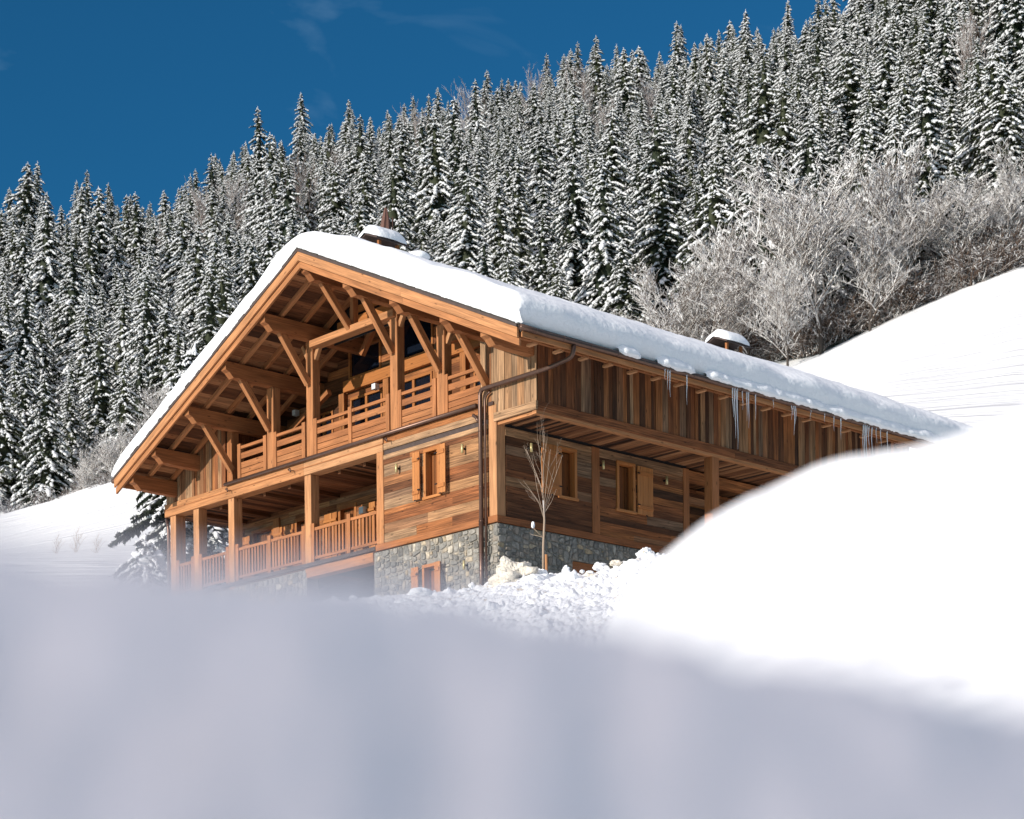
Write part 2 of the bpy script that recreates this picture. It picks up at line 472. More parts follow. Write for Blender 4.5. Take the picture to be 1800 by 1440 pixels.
# rafters
for i in range(22):
    bb = -1.0 + i * .78
    if bb > 3 and i % 2: continue
    for a1 in (EAVE_R + .1, EAVE_L - .12):
        w = .11
        mb = MB()
        P = [L2W((APEX_A, a1)[q & 1], (bb, bb + w)[(q >> 1) & 1], zt((APEX_A, a1)[q & 1]) + (-.25, -.122)[q >> 2]) for q in range(8)]
        mb.hexa(P, 0, RNG.uniform(.35, .8)); mb.build('rafter', M['beam'], chalet, bevel=.006)
# purlins with carved ends
PUR = [(5.8, 'r'), (4.02, 'p'), (2.13, 'p'), (.2, 'p'), (-1.29, 'w'), (7.69, 'p'), (9.55, 'p'), (11.4, 'p'), (13.15, 'w'), (14.35, 'w')]
for (pa, kind) in PUR:
    t0 = zt(pa) - .255
    z0, w = t0 - .435, .12
    e = -1.58
    prof = [(e, t0), (e, t0 - .24), (e + .12, t0 - .29), (e + .27, z0), (e + .42, z0 + .03), (e + .55, z0 + .005), (6.0 if kind == 'p' else 15, z0), (6.0 if kind == 'p' else 15, t0)]
    mb = MB(); tone = RNG.uniform(.3, .6)
    for s_ in (-1, 1):
        mb.poly([L2W(pa + s_ * w, p[0], p[1]) for p in prof], [(p[0], p[1] + s_ * 3) for p in prof], tone)
    for i in range(len(prof)):
        p, q = prof[i], prof[(i + 1) % len(prof)]
        ln_ = math.hypot(q[0] - p[0], q[1] - p[1])
        mb.poly([L2W(pa - w, *p), L2W(pa + w, *p), L2W(pa + w, *q), L2W(pa - w, *q)], [(0, 9), (0, 9 + 2 * w), (ln_, 9 + 2 * w), (ln_, 9)], tone)
    o = mb.build('purlin', M['beam'], chalet, bevel=.008)
    bm = bmesh.new(); bm.from_mesh(o.data); bmesh.ops.remove_doubles(bm, verts=bm.verts, dist=.0005); bmesh.ops.recalc_face_normals(bm, faces=bm.faces); bm.to_mesh(o.data); bm.free()
# gable posts and braces
POSTS = [4.02, 2.13, .42, 7.69, 9.55]
for pa in POSTS:
    wid = .3 if pa != .42 else .24
    top = zt(pa) - .69
    one(lambda mb: mb.box(pa - wid / 2, pa + wid / 2, 0.0, .27, 3.07, top, tone=.62), 'post', M['beam'], bevel=.02)
one(lambda mb: mb.box(5.8 - .07, 5.8 + .07, .02, .2, 6.27, zt(5.8) - .6, tone=.6), 'king_post', M['beam'], bevel=.01)
one(lambda mb: mb.box(11.45, 11.72, .02, .27, 3.0, zt(11.5) - .6, tone=.45), 'post', M['beam'], bevel=.015)
for pa, pw in ((5.8, 1.05), (4.02, 1.25), (2.13, 1.25), (.3, 1.2), (7.69, 1.25), (9.55, 1.25), (11.4, 1.2), ):
    zb = zt(pa) - .69
    mb = MB()
    mb.bar((pa, -.02, zb - pw + .05), (pa, -.98, zb + .06), .15, .19, .62)
    mb.build('brace', M['beam'], chalet, bevel=.012)
# short corbels carved beside the posts (lateral braces under the purlin plate)
for pa in (4.02, 7.69, 2.13):
    for s_ in (-1, 1):
        if pa == 2.13 and s_ > 0: continue
        one(lambda mb: mb.bar((pa + s_ * .13, .13, zt(pa) - 1.2), (pa + s_ * .42, .13, zt(pa) - .72), .12, .12, .85), 'corbel', M['beam'], bevel=.01)
# tie beam
one(lambda mb: mb.box(3.9, 7.55, -.10, .22, 6.07, 6.26, tone=.75), 'tie_beam', M['beam'], bevel=.012)
# louvre boards high in the gable
mb = MB()
z = 6.35
while z < 7.6:
    h = .19
    hw = (APEX_Z - .5 - z - h) / SL
    if hw > .1: mb.box(APEX_A - hw - .2, APEX_A + hw + .2, .62, .66, z, z + h, axis=0, tone=RNG.uniform(.45, .7))
    z += .27
mb.build('gable_louvre', M['shutter'], chalet)
mb = MB()
mb.poly([L2W(APEX_A - 3.2, .8, 6.3), L2W(APEX_A + 3.2, .8, 6.3), L2W(APEX_A, .8, 7.7)], [(0, 0), (1, 0), (1, 1)], .02)
mb.build('gable_backing', M['dark'], chalet)

# ------------------------------------------------------------------ board walls
def hboards(mb, c0, c1, plane, z0, z1, holes=(), which='left', t=.03, hmin=.14, hmax=.23, tones=(.1, .95), lmin=1.2, lmax=3.6, power=1.0, clip=False):
    """horizontal boards; which='left': spans a on plane b; 'right': spans b on plane a (outside = minus side)"""
    cuts = sorted({z0, z1, *[h[2] for h in holes], *[h[3] for h in holes]})
    cuts = [c for c in cuts if z0 <= c <= z1]
    rows = []
    for q0, q1 in zip(cuts[:-1], cuts[1:]):
        z = q0
        while q1 - z > 1e-4:
            h = RNG.uniform(hmin, hmax)
            if q1 - z - h < hmin * .7: h = q1 - z
            rows.append((z, z + h)); z += h
    for (y0, y1) in rows:
        segs = [(c0, c1)]
        for (h0, h1, hz0, hz1) in holes:
            if y0 >= hz0 - 1e-6 and y1 <= hz1 + 1e-6:
                ns = []
                for (s0, s1) in segs:
                    if h1 <= s0 or h0 >= s1: ns.append((s0, s1)); continue
                    if s0 < h0: ns.append((s0, h0))
                    if h1 < s1: ns.append((h1, s1))
                segs = ns
        if clip:
            hw = (APEX_Z - .14 - y1) / SL
            segs = [(max(s0, APEX_A - hw), min(s1, APEX_A + hw)) for (s0, s1) in segs if min(s1, APEX_A + hw) > max(s0, APEX_A - hw) + .05]
        for (s0, s1) in segs:
            x = s0
            while s1 - x > 1e-4:
                L = RNG.uniform(lmin, lmax)
                if s1 - x - L < .4: L = s1 - x
                d = RNG.uniform(0, .012)
                tn = tones[0] + (tones[1] - tones[0]) * RNG.random() ** power
                if which == 'left': mb.box(x + .002, x + L - .002, plane - t - d, plane, y0 + .002, y1 - .003, axis=0, tone=tn)
                else: mb.box(plane - t - d, plane, x + .002, x + L - .002, y0 + .002, y1 - .003, axis=1, tone=tn)
                x += L

def vboards(mb, c0, c1, plane, zb, ztop, which='left', t=.025, wmin=.10, wmax=.24, tones=(.1, .95), power=1.0, mixt=False):
    x = c0
    while c1 - x > 1e-4:
        w = RNG.uniform(wmin, wmax)
        if c1 - x - w < .08: w = c1 - x
        d = RNG.uniform(0, .022)
        tn = tones[0] + (tones[1] - tones[0]) * RNG.random() ** power
        if mixt: tn = RNG.choice([RNG.uniform(.08, .2), RNG.uniform(.2, .45), RNG.uniform(.45, .62), RNG.uniform(.62, .72), RNG.uniform(.75, 1)])
        if which == 'left':
            P = []
            for q in range(8):
                aa = (x + .002, x + w - .003)[q & 1]; P.append(L2W(aa, (plane - t - d, plane)[(q >> 1) & 1], (zb, ztop(aa))[q >> 2]))
            mb.hexa(P, 2, tn)
        else: mb.box(plane - t - d, plane, x + .002, x + w - .003, zb, ztop(x), axis=2, tone=tn)
        x += w

def solid(name, *a, mat='dark'):
    return one(lambda mb: mb.box(*a, tone=.02), name, M[mat])

# ---- ground storey, gable side
W_L = (2.09, 2.78, 1.05, 2.24)
mb = MB(); hboards(mb, .26, 4.42, -.0, .17, 2.38, [W_L], 'left', hmin=.16, hmax=.28, tones=(.10, .95)); mb.build('timber_wall', M['old'], chalet)
for args in ((0.02, 4.5, .003, .06, 0, 1.05), (.02, 4.5, .003, .06, 2.24, 2.62), (.02, 2.09, .003, .06, 1.05, 2.24), (2.78, 4.5, .003, .06, 1.05, 2.24)):
    solid('wall_core', *args)
# right side ground storey
W1 = (2.08, 2.74, .96, 2.2); W2 = (4.2, 4.92, .92, 2.2)
mb = MB(); hboards(mb, .27, 3.3, 0, .17, 2.2, [W1], 'right', tones=(.1, .8)); hboards(mb, 3.58, 6.82, 0, .17, 2.2, [W2], 'right', tones=(.1, .8)); mb.build('timber_wall', M['old'], chalet)
solid('wall_core', .003, .06, .06, 7.0, 0, .92)
for (q0, q1) in ((.06, 2.08), (2.74, 4.2), (4.92, 7.0)): solid('wall_core', .003, .06, q0, q1, .92, 2.2)
solid('wall_core', .003, .06, .06, 7.0, 2.2, 2.62)
one(lambda mb: (mb.box(-.045, .0, .25, 3.3, 2.2, 2.42, tone=.85), mb.box(-.045, .0, 3.58, 6.82, 2.2, 2.42, tone=.72)), 'wall_plate', M['old'], bevel=.008)
# sill beam round the base
one(lambda mb: mb.box(-.07, 4.75, -.08, .02, .0, .17, tone=.35), 'sill_beam', M['beam'], bevel=.01)
one(lambda mb: mb.box(-.072, .02, .021, 12, .0, .165, tone=.22), 'sill_beam', M['beam'], bevel=.01)
# posts on the timber frame
one(lambda mb: mb.box(-.03, .25, -.05, .25, .172, 2.93, tone=.85), 'corner_post', M['beam'], bevel=.012)
one(lambda mb: mb.box(-.06, .12, 3.3, 3.58, .17, 2.43, tone=.35), 'post', M['beam'], bevel=.015)
one(lambda mb: mb.box(-.06, .2, 6.82, 7.06, -.2, 2.43, tone=.4), 'post', M['beam'], bevel=.015)
one(lambda mb: mb.box(4.42, 4.70, -.06, .22, .172, 2.62, tone=.7), 'post', M['beam'], bevel=.012)
one(lambda mb: mb.box(.05, .24, -.075, -.052, 2.93, 3.02, tone=.5), 'post_cap', M['metal'])
# gable floor beam, recess and lower light board
one(lambda mb: (mb.box(.3, 4.4, -.06, .1, 2.63, 2.80, tone=.95), mb.box(.3, 4.4, -.045, .1, 2.802, 2.98, tone=.5)), 'floor_beam', M['old'], bevel=.006)
one(lambda mb: mb.box(.27, 4.42, -.02, .02, 2.5, 2.63, tone=.3), 'wall_flashing', M['flash'])
one(lambda mb: mb.box(.27, 4.42, -.05, 0, 2.38, 2.5, tone=.98), 'wall_plate', M['old'], bevel=.006)
one(lambda mb: (mb.box(4.42, 7.9, -.07, .3, 2.6, 2.98, tone=.88), mb.box(7.903, 14.9, -.068, .3, 2.6, 2.98, tone=.75)), 'floor_beam', M['beam'], bevel=.012)
one(lambda mb: mb.box(4.42, 14.9, -.085, -.07, 2.79, 2.815, tone=.5), 'beam_moulding', M['beam'])
# ---- porch under the balcony
BW = 2.1
D1 = (5.2, 6.6, .14, 2.1)
mb = MB(); hboards(mb, 4.7, 14.6, BW, .14, 2.6, [(5.3, 6.55, .14, 2.15), (8.3, 9.0, .14, 2.15), (10.3, 11.1, .9, 2.15), (12.3, 13.3, .14, 2.15)], 'left', tones=(.25, .85)); mb.build('porch_wall', M['old'], chalet)
solid('porch_core', 4.6, 14.6, BW + .25, BW + .3, -1.5, 2.6)
mb = MB()
x = 4.7
for (h0, h1, z0, z1) in ((5.3, 6.55, .14, 2.15), (8.3, 9.0, .14, 2.15), (10.3, 11.1, .9, 2.15), (12.3, 13.3, .14, 2.15)):
    fr = MB()
    fr.box(h0 - .07, h0 + .03, BW - .06, BW + .1, z0, z1 + .08, tone=.5); fr.box(h1 - .03, h1 + .07, BW - .06, BW + .1, z0, z1 + .08, tone=.5)
    fr.box(h0 + .03, h1 - .03, BW - .06, BW + .1, z1 - .02, z1 + .08, tone=.4)
    wf = fr.build('door_frame', M['shutter'], chalet, bevel=.006)
    pn = MB(); vboards(pn, h0 + .03, h1 - .03, BW + .14, z0, lambda q: z1 - .02, 'left', wmin=.08, wmax=.13, tones=(.0, .3)); pn.build('door', M['shutter'], wf)
for (s0, s1) in ((7.35, 7.95), (8.42, 8.42), (9.1, 9.7), (11.2, 11.6), (11.75, 12.2), (13.4, 13.9)):
    if s1 > s0:
        sh = MB(); vboards(sh, s0, s1, BW - .05, .2 if s0 < 10 else .9, lambda q: 2.1, 'left', wmin=.09, wmax=.13, tones=(.5, .95)); sh.box(s0, s1, BW - .12, BW - .08, 1.85, 1.93, tone=.7)
        sh.build('shutter', M['shutter'], chalet)
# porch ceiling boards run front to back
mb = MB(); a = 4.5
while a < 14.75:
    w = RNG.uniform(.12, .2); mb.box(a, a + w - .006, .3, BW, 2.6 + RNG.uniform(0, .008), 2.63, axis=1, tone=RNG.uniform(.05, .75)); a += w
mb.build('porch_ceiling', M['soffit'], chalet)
for a in (5.6, 6.7, 9.0, 10.2, 12.4, 13.6):
    one(lambda mb: mb.box(a, a + .12, .3, BW, 2.5, 2.6, tone=.35), 'ceiling_joist', M['soffit'])
# porch posts
for (p0, p1, dp) in ((7.64, 7.93, .28), (11.33, 11.62, .28), (13.14, 13.43, .28), (14.37, 14.67, .34)):
    one(lambda mb: mb.box(p0, p1, -.02, dp, -.1, 2.6, tone=.82), 'porch_post', M['beam'], bevel=.012)
one(lambda mb: mb.box(11.9, 12.2, 2.0, 2.4, 0, 2.4, tone=.5), 'porch_post', M['beam'], bevel=.012)
# deck
one(lambda mb: mb.box(4.72, 14.8, -.02, BW, 0, .12, tone=.4), 'deck', M['soffit'])
one(lambda mb: mb.box(4.76, 14.8, -.09, -.022, .03, .13, tone=.4), 'deck_flashing', M['flash'])
one(lambda mb: mb.box(4.9, 7.85, -.05, .25, -.26, .0, tone=.6), 'deck_beam', M['beam'], bevel=.012)
solid('cellar_recess', 4.85, 7.9, 2.6, 2.7, -3, 0, mat='mortar')
solid('cellar_recess', 4.85, 7.9, .3, 2.6, -.02, -.005)
# lower railing
def railing(a0, a1, zlo, zhi, n):
    r = MB(); r.box(a0, a1, -.01, .06, zhi - .085, zhi, tone=.5); ro = r.build('railing', M['beam'], chalet, bevel=.006)
    r = MB(); r.box(a0, a1, 0, .05, zlo, zlo + .08, tone=.4); r.build('bottom_rail', M['beam'], ro, bevel=.006)
    for i in range(n):
        c = a0 + (a1 - a0) * (i + .5) / n
        bb = MB(); bb.box(c - .035, c + .035, .008, .043, zlo + .08, zhi - .085, axis=2, tone=RNG.uniform(.2, .6)); bb.build('baluster', M['beam'], ro)
for (a0, a1, n) in ((4.7, 5.9, 8), (6.05, 7.5, 10), (8.08, 9.55, 10), (9.7, 11.12, 10), (11.75, 13.0, 8), (13.53, 14.2, 5)):
    railing(a0, a1, .22, 1.1, n)
for c in (5.975, 7.58, 8.0, 9.62, 11.2, 11.68, 13.07, 13.48, 14.27):
    one(lambda mb: mb.box(c - .075, c + .075, -.03, .08, .135, 1.22, tone=.5), 'rail_post', M['beam'], bevel=.008)

# ---- stone base: real stones laid in mortar
def stone_face(which, c0, c1, z0, z1, holes=()):
    mb = MB()
    todo = [[(c0, z0), (c1, z0), (c1, z1), (c0, z1)]]
    done = []
    def area(p): return abs(sum(p[i][0] * p[(i + 1) % len(p)][1] - p[(i + 1) % len(p)][0] * p[i][1] for i in range(len(p)))) / 2
    def clip(p, nx, ny, d):
        out = []
        for i in range(len(p)):
            q, r = p[i], p[(i + 1) % len(p)]
            sq, sr = q[0] * nx + q[1] * ny - d, r[0] * nx + r[1] * ny - d
            if sq <= 0: out.append(q)
            if sq * sr < 0:
                t_ = sq / (sq - sr); out.append((q[0] + (r[0] - q[0]) * t_, q[1] + (r[1] - q[1]) * t_))
        return out
    # first courses about 0.5 m tall, then irregular splitting
    while todo:
        p = todo.pop()
        ar = area(p)
        xs = [q[0] for q in p]; ys = [q[1] for q in p]
        w, h = max(xs) - min(xs), max(ys) - min(ys)
        lim = RNG.uniform(.010, .075)
        if ar < lim and w < 2.2 * h and h < 2.0 * w or ar < .012:
            done.append(p); continue
        cx_, cy_ = sum(xs) / len(xs), sum(ys) / len(ys)
        cx_ += RNG.uniform(-.2, .2) * w; cy_ += RNG.uniform(-.2, .2) * h
        ang = RNG.gauss(0, .16)
        if w > h * RNG.uniform(.85, 1.35): nx, ny = math.cos(ang), math.sin(ang)
        else: nx, ny = -math.sin(ang), math.cos(ang)
        d = nx * cx_ + ny * cy_
        for q in (clip(p, nx, ny, d), clip(p, -nx, -ny, -d)):
            if len(q) > 2 and area(q) > .002: todo.append(q)
    for p in done:
        cx_ = sum(q[0] for q in p) / len(p); cy_ = sum(q[1] for q in p) / len(p)
        if any(h0 < cx_ < h1 and y0 < cy_ < y1 for (h0, h1, y0, y1) in holes): continue
        # cut corners
        cp = []
        for i in range(len(p)):
            q0, q1, q2 = p[i - 1], p[i], p[(i + 1) % len(p)]
            c_ = RNG.uniform(.10, .30)
            cp.append((q1[0] + (q0[0] - q1[0]) * c_, q1[1] + (q0[1] - q1[1]) * c_))
            cp.append((q1[0] + (q2[0] - q1[0]) * c_, q1[1] + (q2[1] - q1[1]) * c_))
        mn = min(max(q[0] for q in p) - min(q[0] for q in p), max(q[1] for q in p) - min(q[1] for q in p))
        g = min(.35, .011 / max(mn, .05) * 2)
        base = [(cx_ + (q[0] - cx_) * (1 - g), cy_ + (q[1] - cy_) * (1 - g)) for q in cp]
        g2 = min(.6, g + .028 / max(mn, .05) * 2 * .6)
        top = [(cx_ + (q[0] - cx_) * (1 - g2), cy_ + (q[1] - cy_) * (1 - g2)) for q in cp]
        out = RNG.uniform(.015, .045); tone = RNG.choice([RNG.uniform(0, .55), RNG.uniform(0, .55), RNG.uniform(.5, 1)]) if which == 'left' else RNG.choice([RNG.uniform(.1, .6)] * 3 + [RNG.uniform(.5, 1)])
        tx, ty = RNG.uniform(-.02, .02), RNG.uniform(-.02, .02)
        def pt(q, o_):
            return L2W(q[0], -o_, q[1]) if which == 'left' else L2W(-o_, q[0], q[1])
        n_ = len(base); k = len(mb.v)
        mb.v.extend([pt(q, 0.0) for q in base]); mb.v.extend([pt(q, out * .75) for q in [(b0[0] * .6 + t0_[0] * .4, b0[1] * .6 + t0_[1] * .4) for b0, t0_ in zip(base, top)]])
        mb.v.extend([pt(q, out + (q[0] - cx_) * tx + (q[1] - cy_) * ty) for q in top])
        for rr in range(2):
            for i in range(n_):
                j = (i + 1) % n_
                mb.f.append([k + rr * n_ + i, k + rr * n_ + j, k + (rr + 1) * n_ + j, k + (rr + 1) * n_ + i]); mb.uv.append([(0, 0)] * 4); mb.t.append(tone); mb.mi.append(0)
        mb.f.append([k + 2 * n_ + i for i in range(n_)]); mb.uv.append([(0, 0)] * n_); mb.t.append(tone); mb.mi.append(0)
    return mb
BWIN = (2.18, 2.86, -1.9, -.70)
stone_face('left', -.02, 4.86, -2.6, -.012, [(BWIN[0] - .05, BWIN[1] + .05, BWIN[2], BWIN[3] + .08)]).build('stone_wall', M['stone'], chalet)
stone_face('right', -.02, 11.0, -2.6, -.012, [(2.6, 3.5, -1.4, -.62)]).build('stone_wall', M['stone'], chalet)
mb = stone_face('left', 7.9, 14.7, -2.6, -.02); mb.build('stone_wall', M['stone'], chalet)
one(lambda mb: (mb.box(2.88, 4.87, .0, .5, -3, -.01), mb.box(.0, 2.16, .0, .5, -3, -.01), mb.box(2.16, 2.88, .0, .5, -.66, -.01), mb.box(2.16, 2.88, .25, .5, -3, -.66), mb.box(7.88, 14.7, .0, .4, -3, -.01)), 'mortar', M['mortar'])
one(lambda mb: (mb.box(.002, .5, .5, 2.6, -3, -.01), mb.box(.002, .5, 3.5, 15, -3, -.01), mb.box(.002, .5, 2.6, 3.5, -.62, -.01), mb.box(.12, .5, 2.6, 3.5, -3, -.62)), 'mortar', M['mortar'])
one(lambda mb: mb.box(4.865, 4.90, .0, 3.0, -3, -.01), 'mortar', M['mortar'])

# ---- windows
def shutter_leaf(c0, c1, off, z0, z1, which, parent=None, tone=(.6, .9)):
    sh = MB()
    n_ = 3
    for i in range(n_):
        x0 = c0 + (c1 - c0) * i / n_; x1 = c0 + (c1 - c0) * (i + 1) / n_ - .004
        if which == 'left': sh.box(x0, x1, off, off + .035, z0, z1, axis=2, tone=RNG.uniform(*tone))
        else: sh.box(off, off + .035, x0, x1, z0, z1, axis=2, tone=RNG.uniform(*tone))
    for zz in (z0 + .14, z1 - .24):
        if which == 'left': sh.box(c0 + .02, c1 - .02, off - .028, off - .001, zz, zz + .10, axis=0, tone=tone[0])
        else: sh.box(off - .028, off - .001, c0 + .02, c1 - .02, zz, zz + .10, axis=1, tone=tone[0])
    o = sh.build('shutter', M['shutter'], parent or chalet, bevel=.005)
    return o
def iron_bits(parent, pts, which):
    mb = MB()
    for (c, o_, z, w, h) in pts:
        if which == 'left': mb.box(c - w / 2, c + w / 2, o_ - .012, o_, z - h / 2, z + h / 2)
        else: mb.box(o_ - .012, o_, c - w / 2, c + w / 2, z - h / 2, z + h / 2)
    mb.build('hinge', M['iron'], parent)
def window(c0, c1, z0, z1, which, shutters, deep=.2):
    fr = MB(); w = .085
    def bx(x0, x1, o0, o1, y0, y1, tone, axis):
        if which == 'left': fr.box(x0, x1, o0, o1, y0, y1, tone=tone, axis=axis)
        else: fr.box(o0, o1, x0, x1, y0, y1, tone=tone, axis={0: 1, 2: 2}[axis])
    bx(c0 - .02, c0 + w - .02, -.07, .12, z0 + .001, z1 - .001, .75, 2); bx(c1 - w + .02, c1 + .02, -.07, .12, z0 + .001, z1 - .001, .75, 2)
    bx(c0 - .02, c1 + .02, -.072, .12, z1, z1 + w, .6, 0); bx(c0 - .06, c1 + .06, -.09, .12, z0 - w * .8, z0, .8, 0)
    o = fr.build('window', M['shutter'], chalet, bevel=.006)
    pn = MB(); g = w - .02
    if which == 'left': vboards(pn, c0 + g, c1 - g, .2 + deep * .0, z0, lambda q: z1, 'left', wmin=.07, wmax=.10, tones=(.12, .35))
    else: vboards(pn, c0 + g, c1 - g, .2, z0, lambda q: z1, 'right', wmin=.07, wmax=.10, tones=(.12, .35))
    pn.build('inner_panel', M['shutter'], o)
    rv = MB()
    if which == 'left':
        rv.box(c0 + g - .012, c0 + g, .12, .2, z0, z1, tone=.3, axis=2); rv.box(c1 - g, c1 - g + .012, .12, .2, z0, z1, tone=.3, axis=2)
    else:
        rv.box(.12, .2, c0 + g - .012, c0 + g, z0, z1, tone=.3, axis=2); rv.box(.12, .2, c1 - g, c1 - g + .012, z0, z1, tone=.3, axis=2)
    rv.build('reveal', M['shutter'], o)
    for (s0, s1, off) in shutters:
        so = shutter_leaf(s0, s1, off, z0 - .04, z1 + .05, which, o)
        hx = s0 if abs(s0 - c1) < abs(s1 - c0) else s1
        iron_bits(so, [(hx, off - .03, z0 + .2, .1, .03), (hx, off - .03, z1 - .15, .1, .03), ((s0 + s1) / 2, off - .03, z0 - .06, .06, .03)], which)
    return o
window(2.13, 2.74, 1.09, 2.24, 'left', [(2.83, 3.12, -.15), (1.76, 2.08, -.20)])
window(2.20, 2.84, -1.9, -.74, 'left', [(2.92, 3.2, -.16), (1.98, 2.2, -.22)])
window(2.12, 2.72, .98, 2.16, 'right', [(1.44, 2.06, -.12)])
window(4.24, 4.9, .95, 2.14, 'right', [(4.99, 5.58, -.09)])
solid('room_backing', .3, 4.4, .5, .6, -2, 2.5); solid('room_backing', .3, .4, .5, 6.8, -2, 2.5)
one(lambda mb: mb.box(.0, .12, 2.6, 3.5, -1.5, -.64, tone=.35), 'cellar_door', M['shutter'])
# wall lights
def wall_light(c, z, which):
    mb = MB()
    off = -.15
    f_ = (lambda u, o_, q: L2W(u, o_, q)) if which == 'left' else (lambda u, o_, q: L2W(o_, u, q))
    mb.tube([f_(c, off, z - .11), f_(c, off, z + .11)], .035, 10)
    o = mb.build('wall_light', M['brass'], chalet, smooth=True)
    k = MB()
    if which == 'left': k.box(c - .03, c + .03, off + .03, -.03, z - .02, z + .02)
    else: k.box(off + .03, -.03, c - .03, c + .03, z - .02, z + .02)
    k.build('bracket', M['iron'], o)
for (c, z) in ((3.76, 2.02), (1.14, 2.03)): wall_light(c, z, 'left')
for (c, z) in ((1.04, 2.0), (3.62, 1.98), (6.05, 1.95)): wall_light(c, z, 'right')
wall_light(1.12, -.92, 'left')

# ---- right side recess beyond the wall
mb = MB(); hboards(mb, 7.06, 15, 1.6, -.2, 2.45, [(7.3, 8.1, -.2, 1.75)], 'right', tones=(.1, .6)); mb.build('recess_wall', M['old'], chalet)
solid('recess_core', 1.75, 1.8, 7, 15, -3, 2.6)
window(7.34, 8.02, .3, 1.68, 'right', []) if False else None
fr = MB()
fr.box(1.52, 1.62, 7.22, 7.34, -.2, 1.9, tone=.5); fr.box(1.52, 1.62, 8.06, 8.18, -.2, 1.9, tone=.5); fr.box(1.52, 1.62, 7.34, 8.06, 1.76, 1.9, tone=.5)
fo = fr.build('door_frame', M['shutter'], chalet)
pn = MB(); vboards(pn, 7.34, 8.06, 1.7, -.2, lambda q: 1.76, 'right', tones=(.1, .3)); pn.build('door', M['shutter'], fo)
one(lambda mb: mb.box(.02, .3, 7.06, 15, 2.18, 2.42, tone=.5), 'wall_plate', M['old'])
one(lambda mb: mb.box(.3, .44, 7.06, 11, 1.62, 1.8, tone=.6), 'door_lintel', M['old'])
# soffit of the projecting upper storey: boards run across
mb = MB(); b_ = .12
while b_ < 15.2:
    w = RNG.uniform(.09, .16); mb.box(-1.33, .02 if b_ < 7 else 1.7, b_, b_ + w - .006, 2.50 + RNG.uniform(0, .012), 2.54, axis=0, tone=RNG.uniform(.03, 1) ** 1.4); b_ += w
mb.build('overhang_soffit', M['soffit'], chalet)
one(lambda mb: mb.box(-1.46, -1.31, -.03, 15.2, 2.41, 2.50, tone=.75), 'overhang_trim', M['beam'], bevel=.008)
one(lambda mb: mb.box(-1.31, -.03, .0, .12, 2.415, 2.50, tone=.7), 'overhang_trim', M['beam'], bevel=.008)
one(lambda mb: (mb.box(-1.50, -1.43, -.001, 7.3, 2.50, 2.72, tone=.4), mb.box(-1.50, -1.43, 7.303, 15.2, 2.50, 2.715, tone=.3)), 'overhang_beam', M['old'], bevel=.01)
one(lambda mb: mb.box(-1.502, .04, -.08, -.003, 2.50, 2.72, tone=.95), 'overhang_beam', M['old'], bevel=.01)
one(lambda mb: mb.box(-1.45, -1.16, 6.42, 6.70, -2.5, 2.41, tone=.45), 'porch_post', M['beam'], bevel=.015)
one(lambda mb: mb.box(-1.45, -1.16, 13.0, 13.3, -2.5, 2.41, tone=.45), 'porch_post', M['beam'], bevel=.015)
# upper storey vertical boards
mb = MB(); vboards(mb, .035, 15.2, -1.43, 2.72, lambda q: zt(-1.43) - .13, 'right', tones=(.12, .97), mixt=True, wmin=.07, wmax=.25); mb.build('board_wall', M['old'], chalet)
mb = MB(); vboards(mb, -1.47, .55, 0, 2.72, lambda q: zt(q) - .13, 'left', tones=(.55, 1.0), wmin=.14, wmax=.26); mb.build('board_wall', M['old'], chalet)
mb = MB(); vboards(mb, 11.72, 14.84, 0, 2.98, lambda q: zt(q) - .13, 'left', tones=(.3, 1.0)); mb.build('board_wall', M['old'], chalet)
one(lambda mb: mb.box(13.3, 13.42, -.06, -.045, 2.98, zt(13.35) - .3, tone=.6), 'cover_strip', M['old'])
one(lambda mb: mb.box(12.4, 12.52, -.06, -.045, 2.98, zt(12.45) - .3, tone=.7), 'cover_strip', M['old'])
mb = MB(); vboards(mb, .0, 15, 14.9, 2.6, lambda q: zt(14.9) - .13, 'right', tones=(.1, .7)); mb.build('board_wall', M['old'], chalet)
def gcore(name, a0, a1, b0, z0):
    mb = MB()
    P = [L2W((a0, a1)[q & 1], (b0, b0 + .05)[(q >> 1) & 1], (z0, zt((a0, a1)[q & 1]) - .13)[q >> 2]) for q in range(8)]
    mb.hexa(P, 0, .02); mb.build(name, M['dark'], chalet)
gcore('wall_core', -1.4, .5, .003, 2.6); gcore('wall_core', 11.75, 14.85, .003, 2.7)
solid('wall_core', -1.428, -1.38, .06, 15.2, 2.56, zt(-1.43) - .14)
# balcony side cheeks
one(lambda mb: mb.box(.50, .55, .06, 1.9, 3.05, zt(.5) - .14, tone=.4), 'balcony_cheek', M['old'])
one(lambda mb: mb.box(11.72, 11.78, .06, 1.9, 3.0, zt(11.8) - .14, tone=.3), 'balcony_cheek', M['old'])
# balcony floor and gutter strip
one(lambda mb: mb.box(.3, 11.74, .0, 1.95, 2.985, 3.05, tone=.3), 'balcony_floor', M['soffit'])
mb = MB(); mb.tube([L2W(.62, -.13, 3.015), L2W(11.62, -.13, 3.005)], .055, 12); mb.build('balcony_gutter', M['metal'], chalet, smooth=True)
one(lambda mb: mb.box(.5, 11.7, -.075, -.003, 3.0, 3.062, tone=.5), 'gutter_board', M['flash'])
for (a, z) in ((4.1, 2.86), (8.35, 2.85), (11.4, 2.84)):
    mb = MB(); mb.tube([L2W(a + .16, -.08, z), L2W(a + .12, -.17, z + .01), L2W(a - .02, -.22, z), L2W(a - .06, -.23, z - .1)], .022, 8); mb.build('waste_spout', M['metal'], chalet, smooth=True)
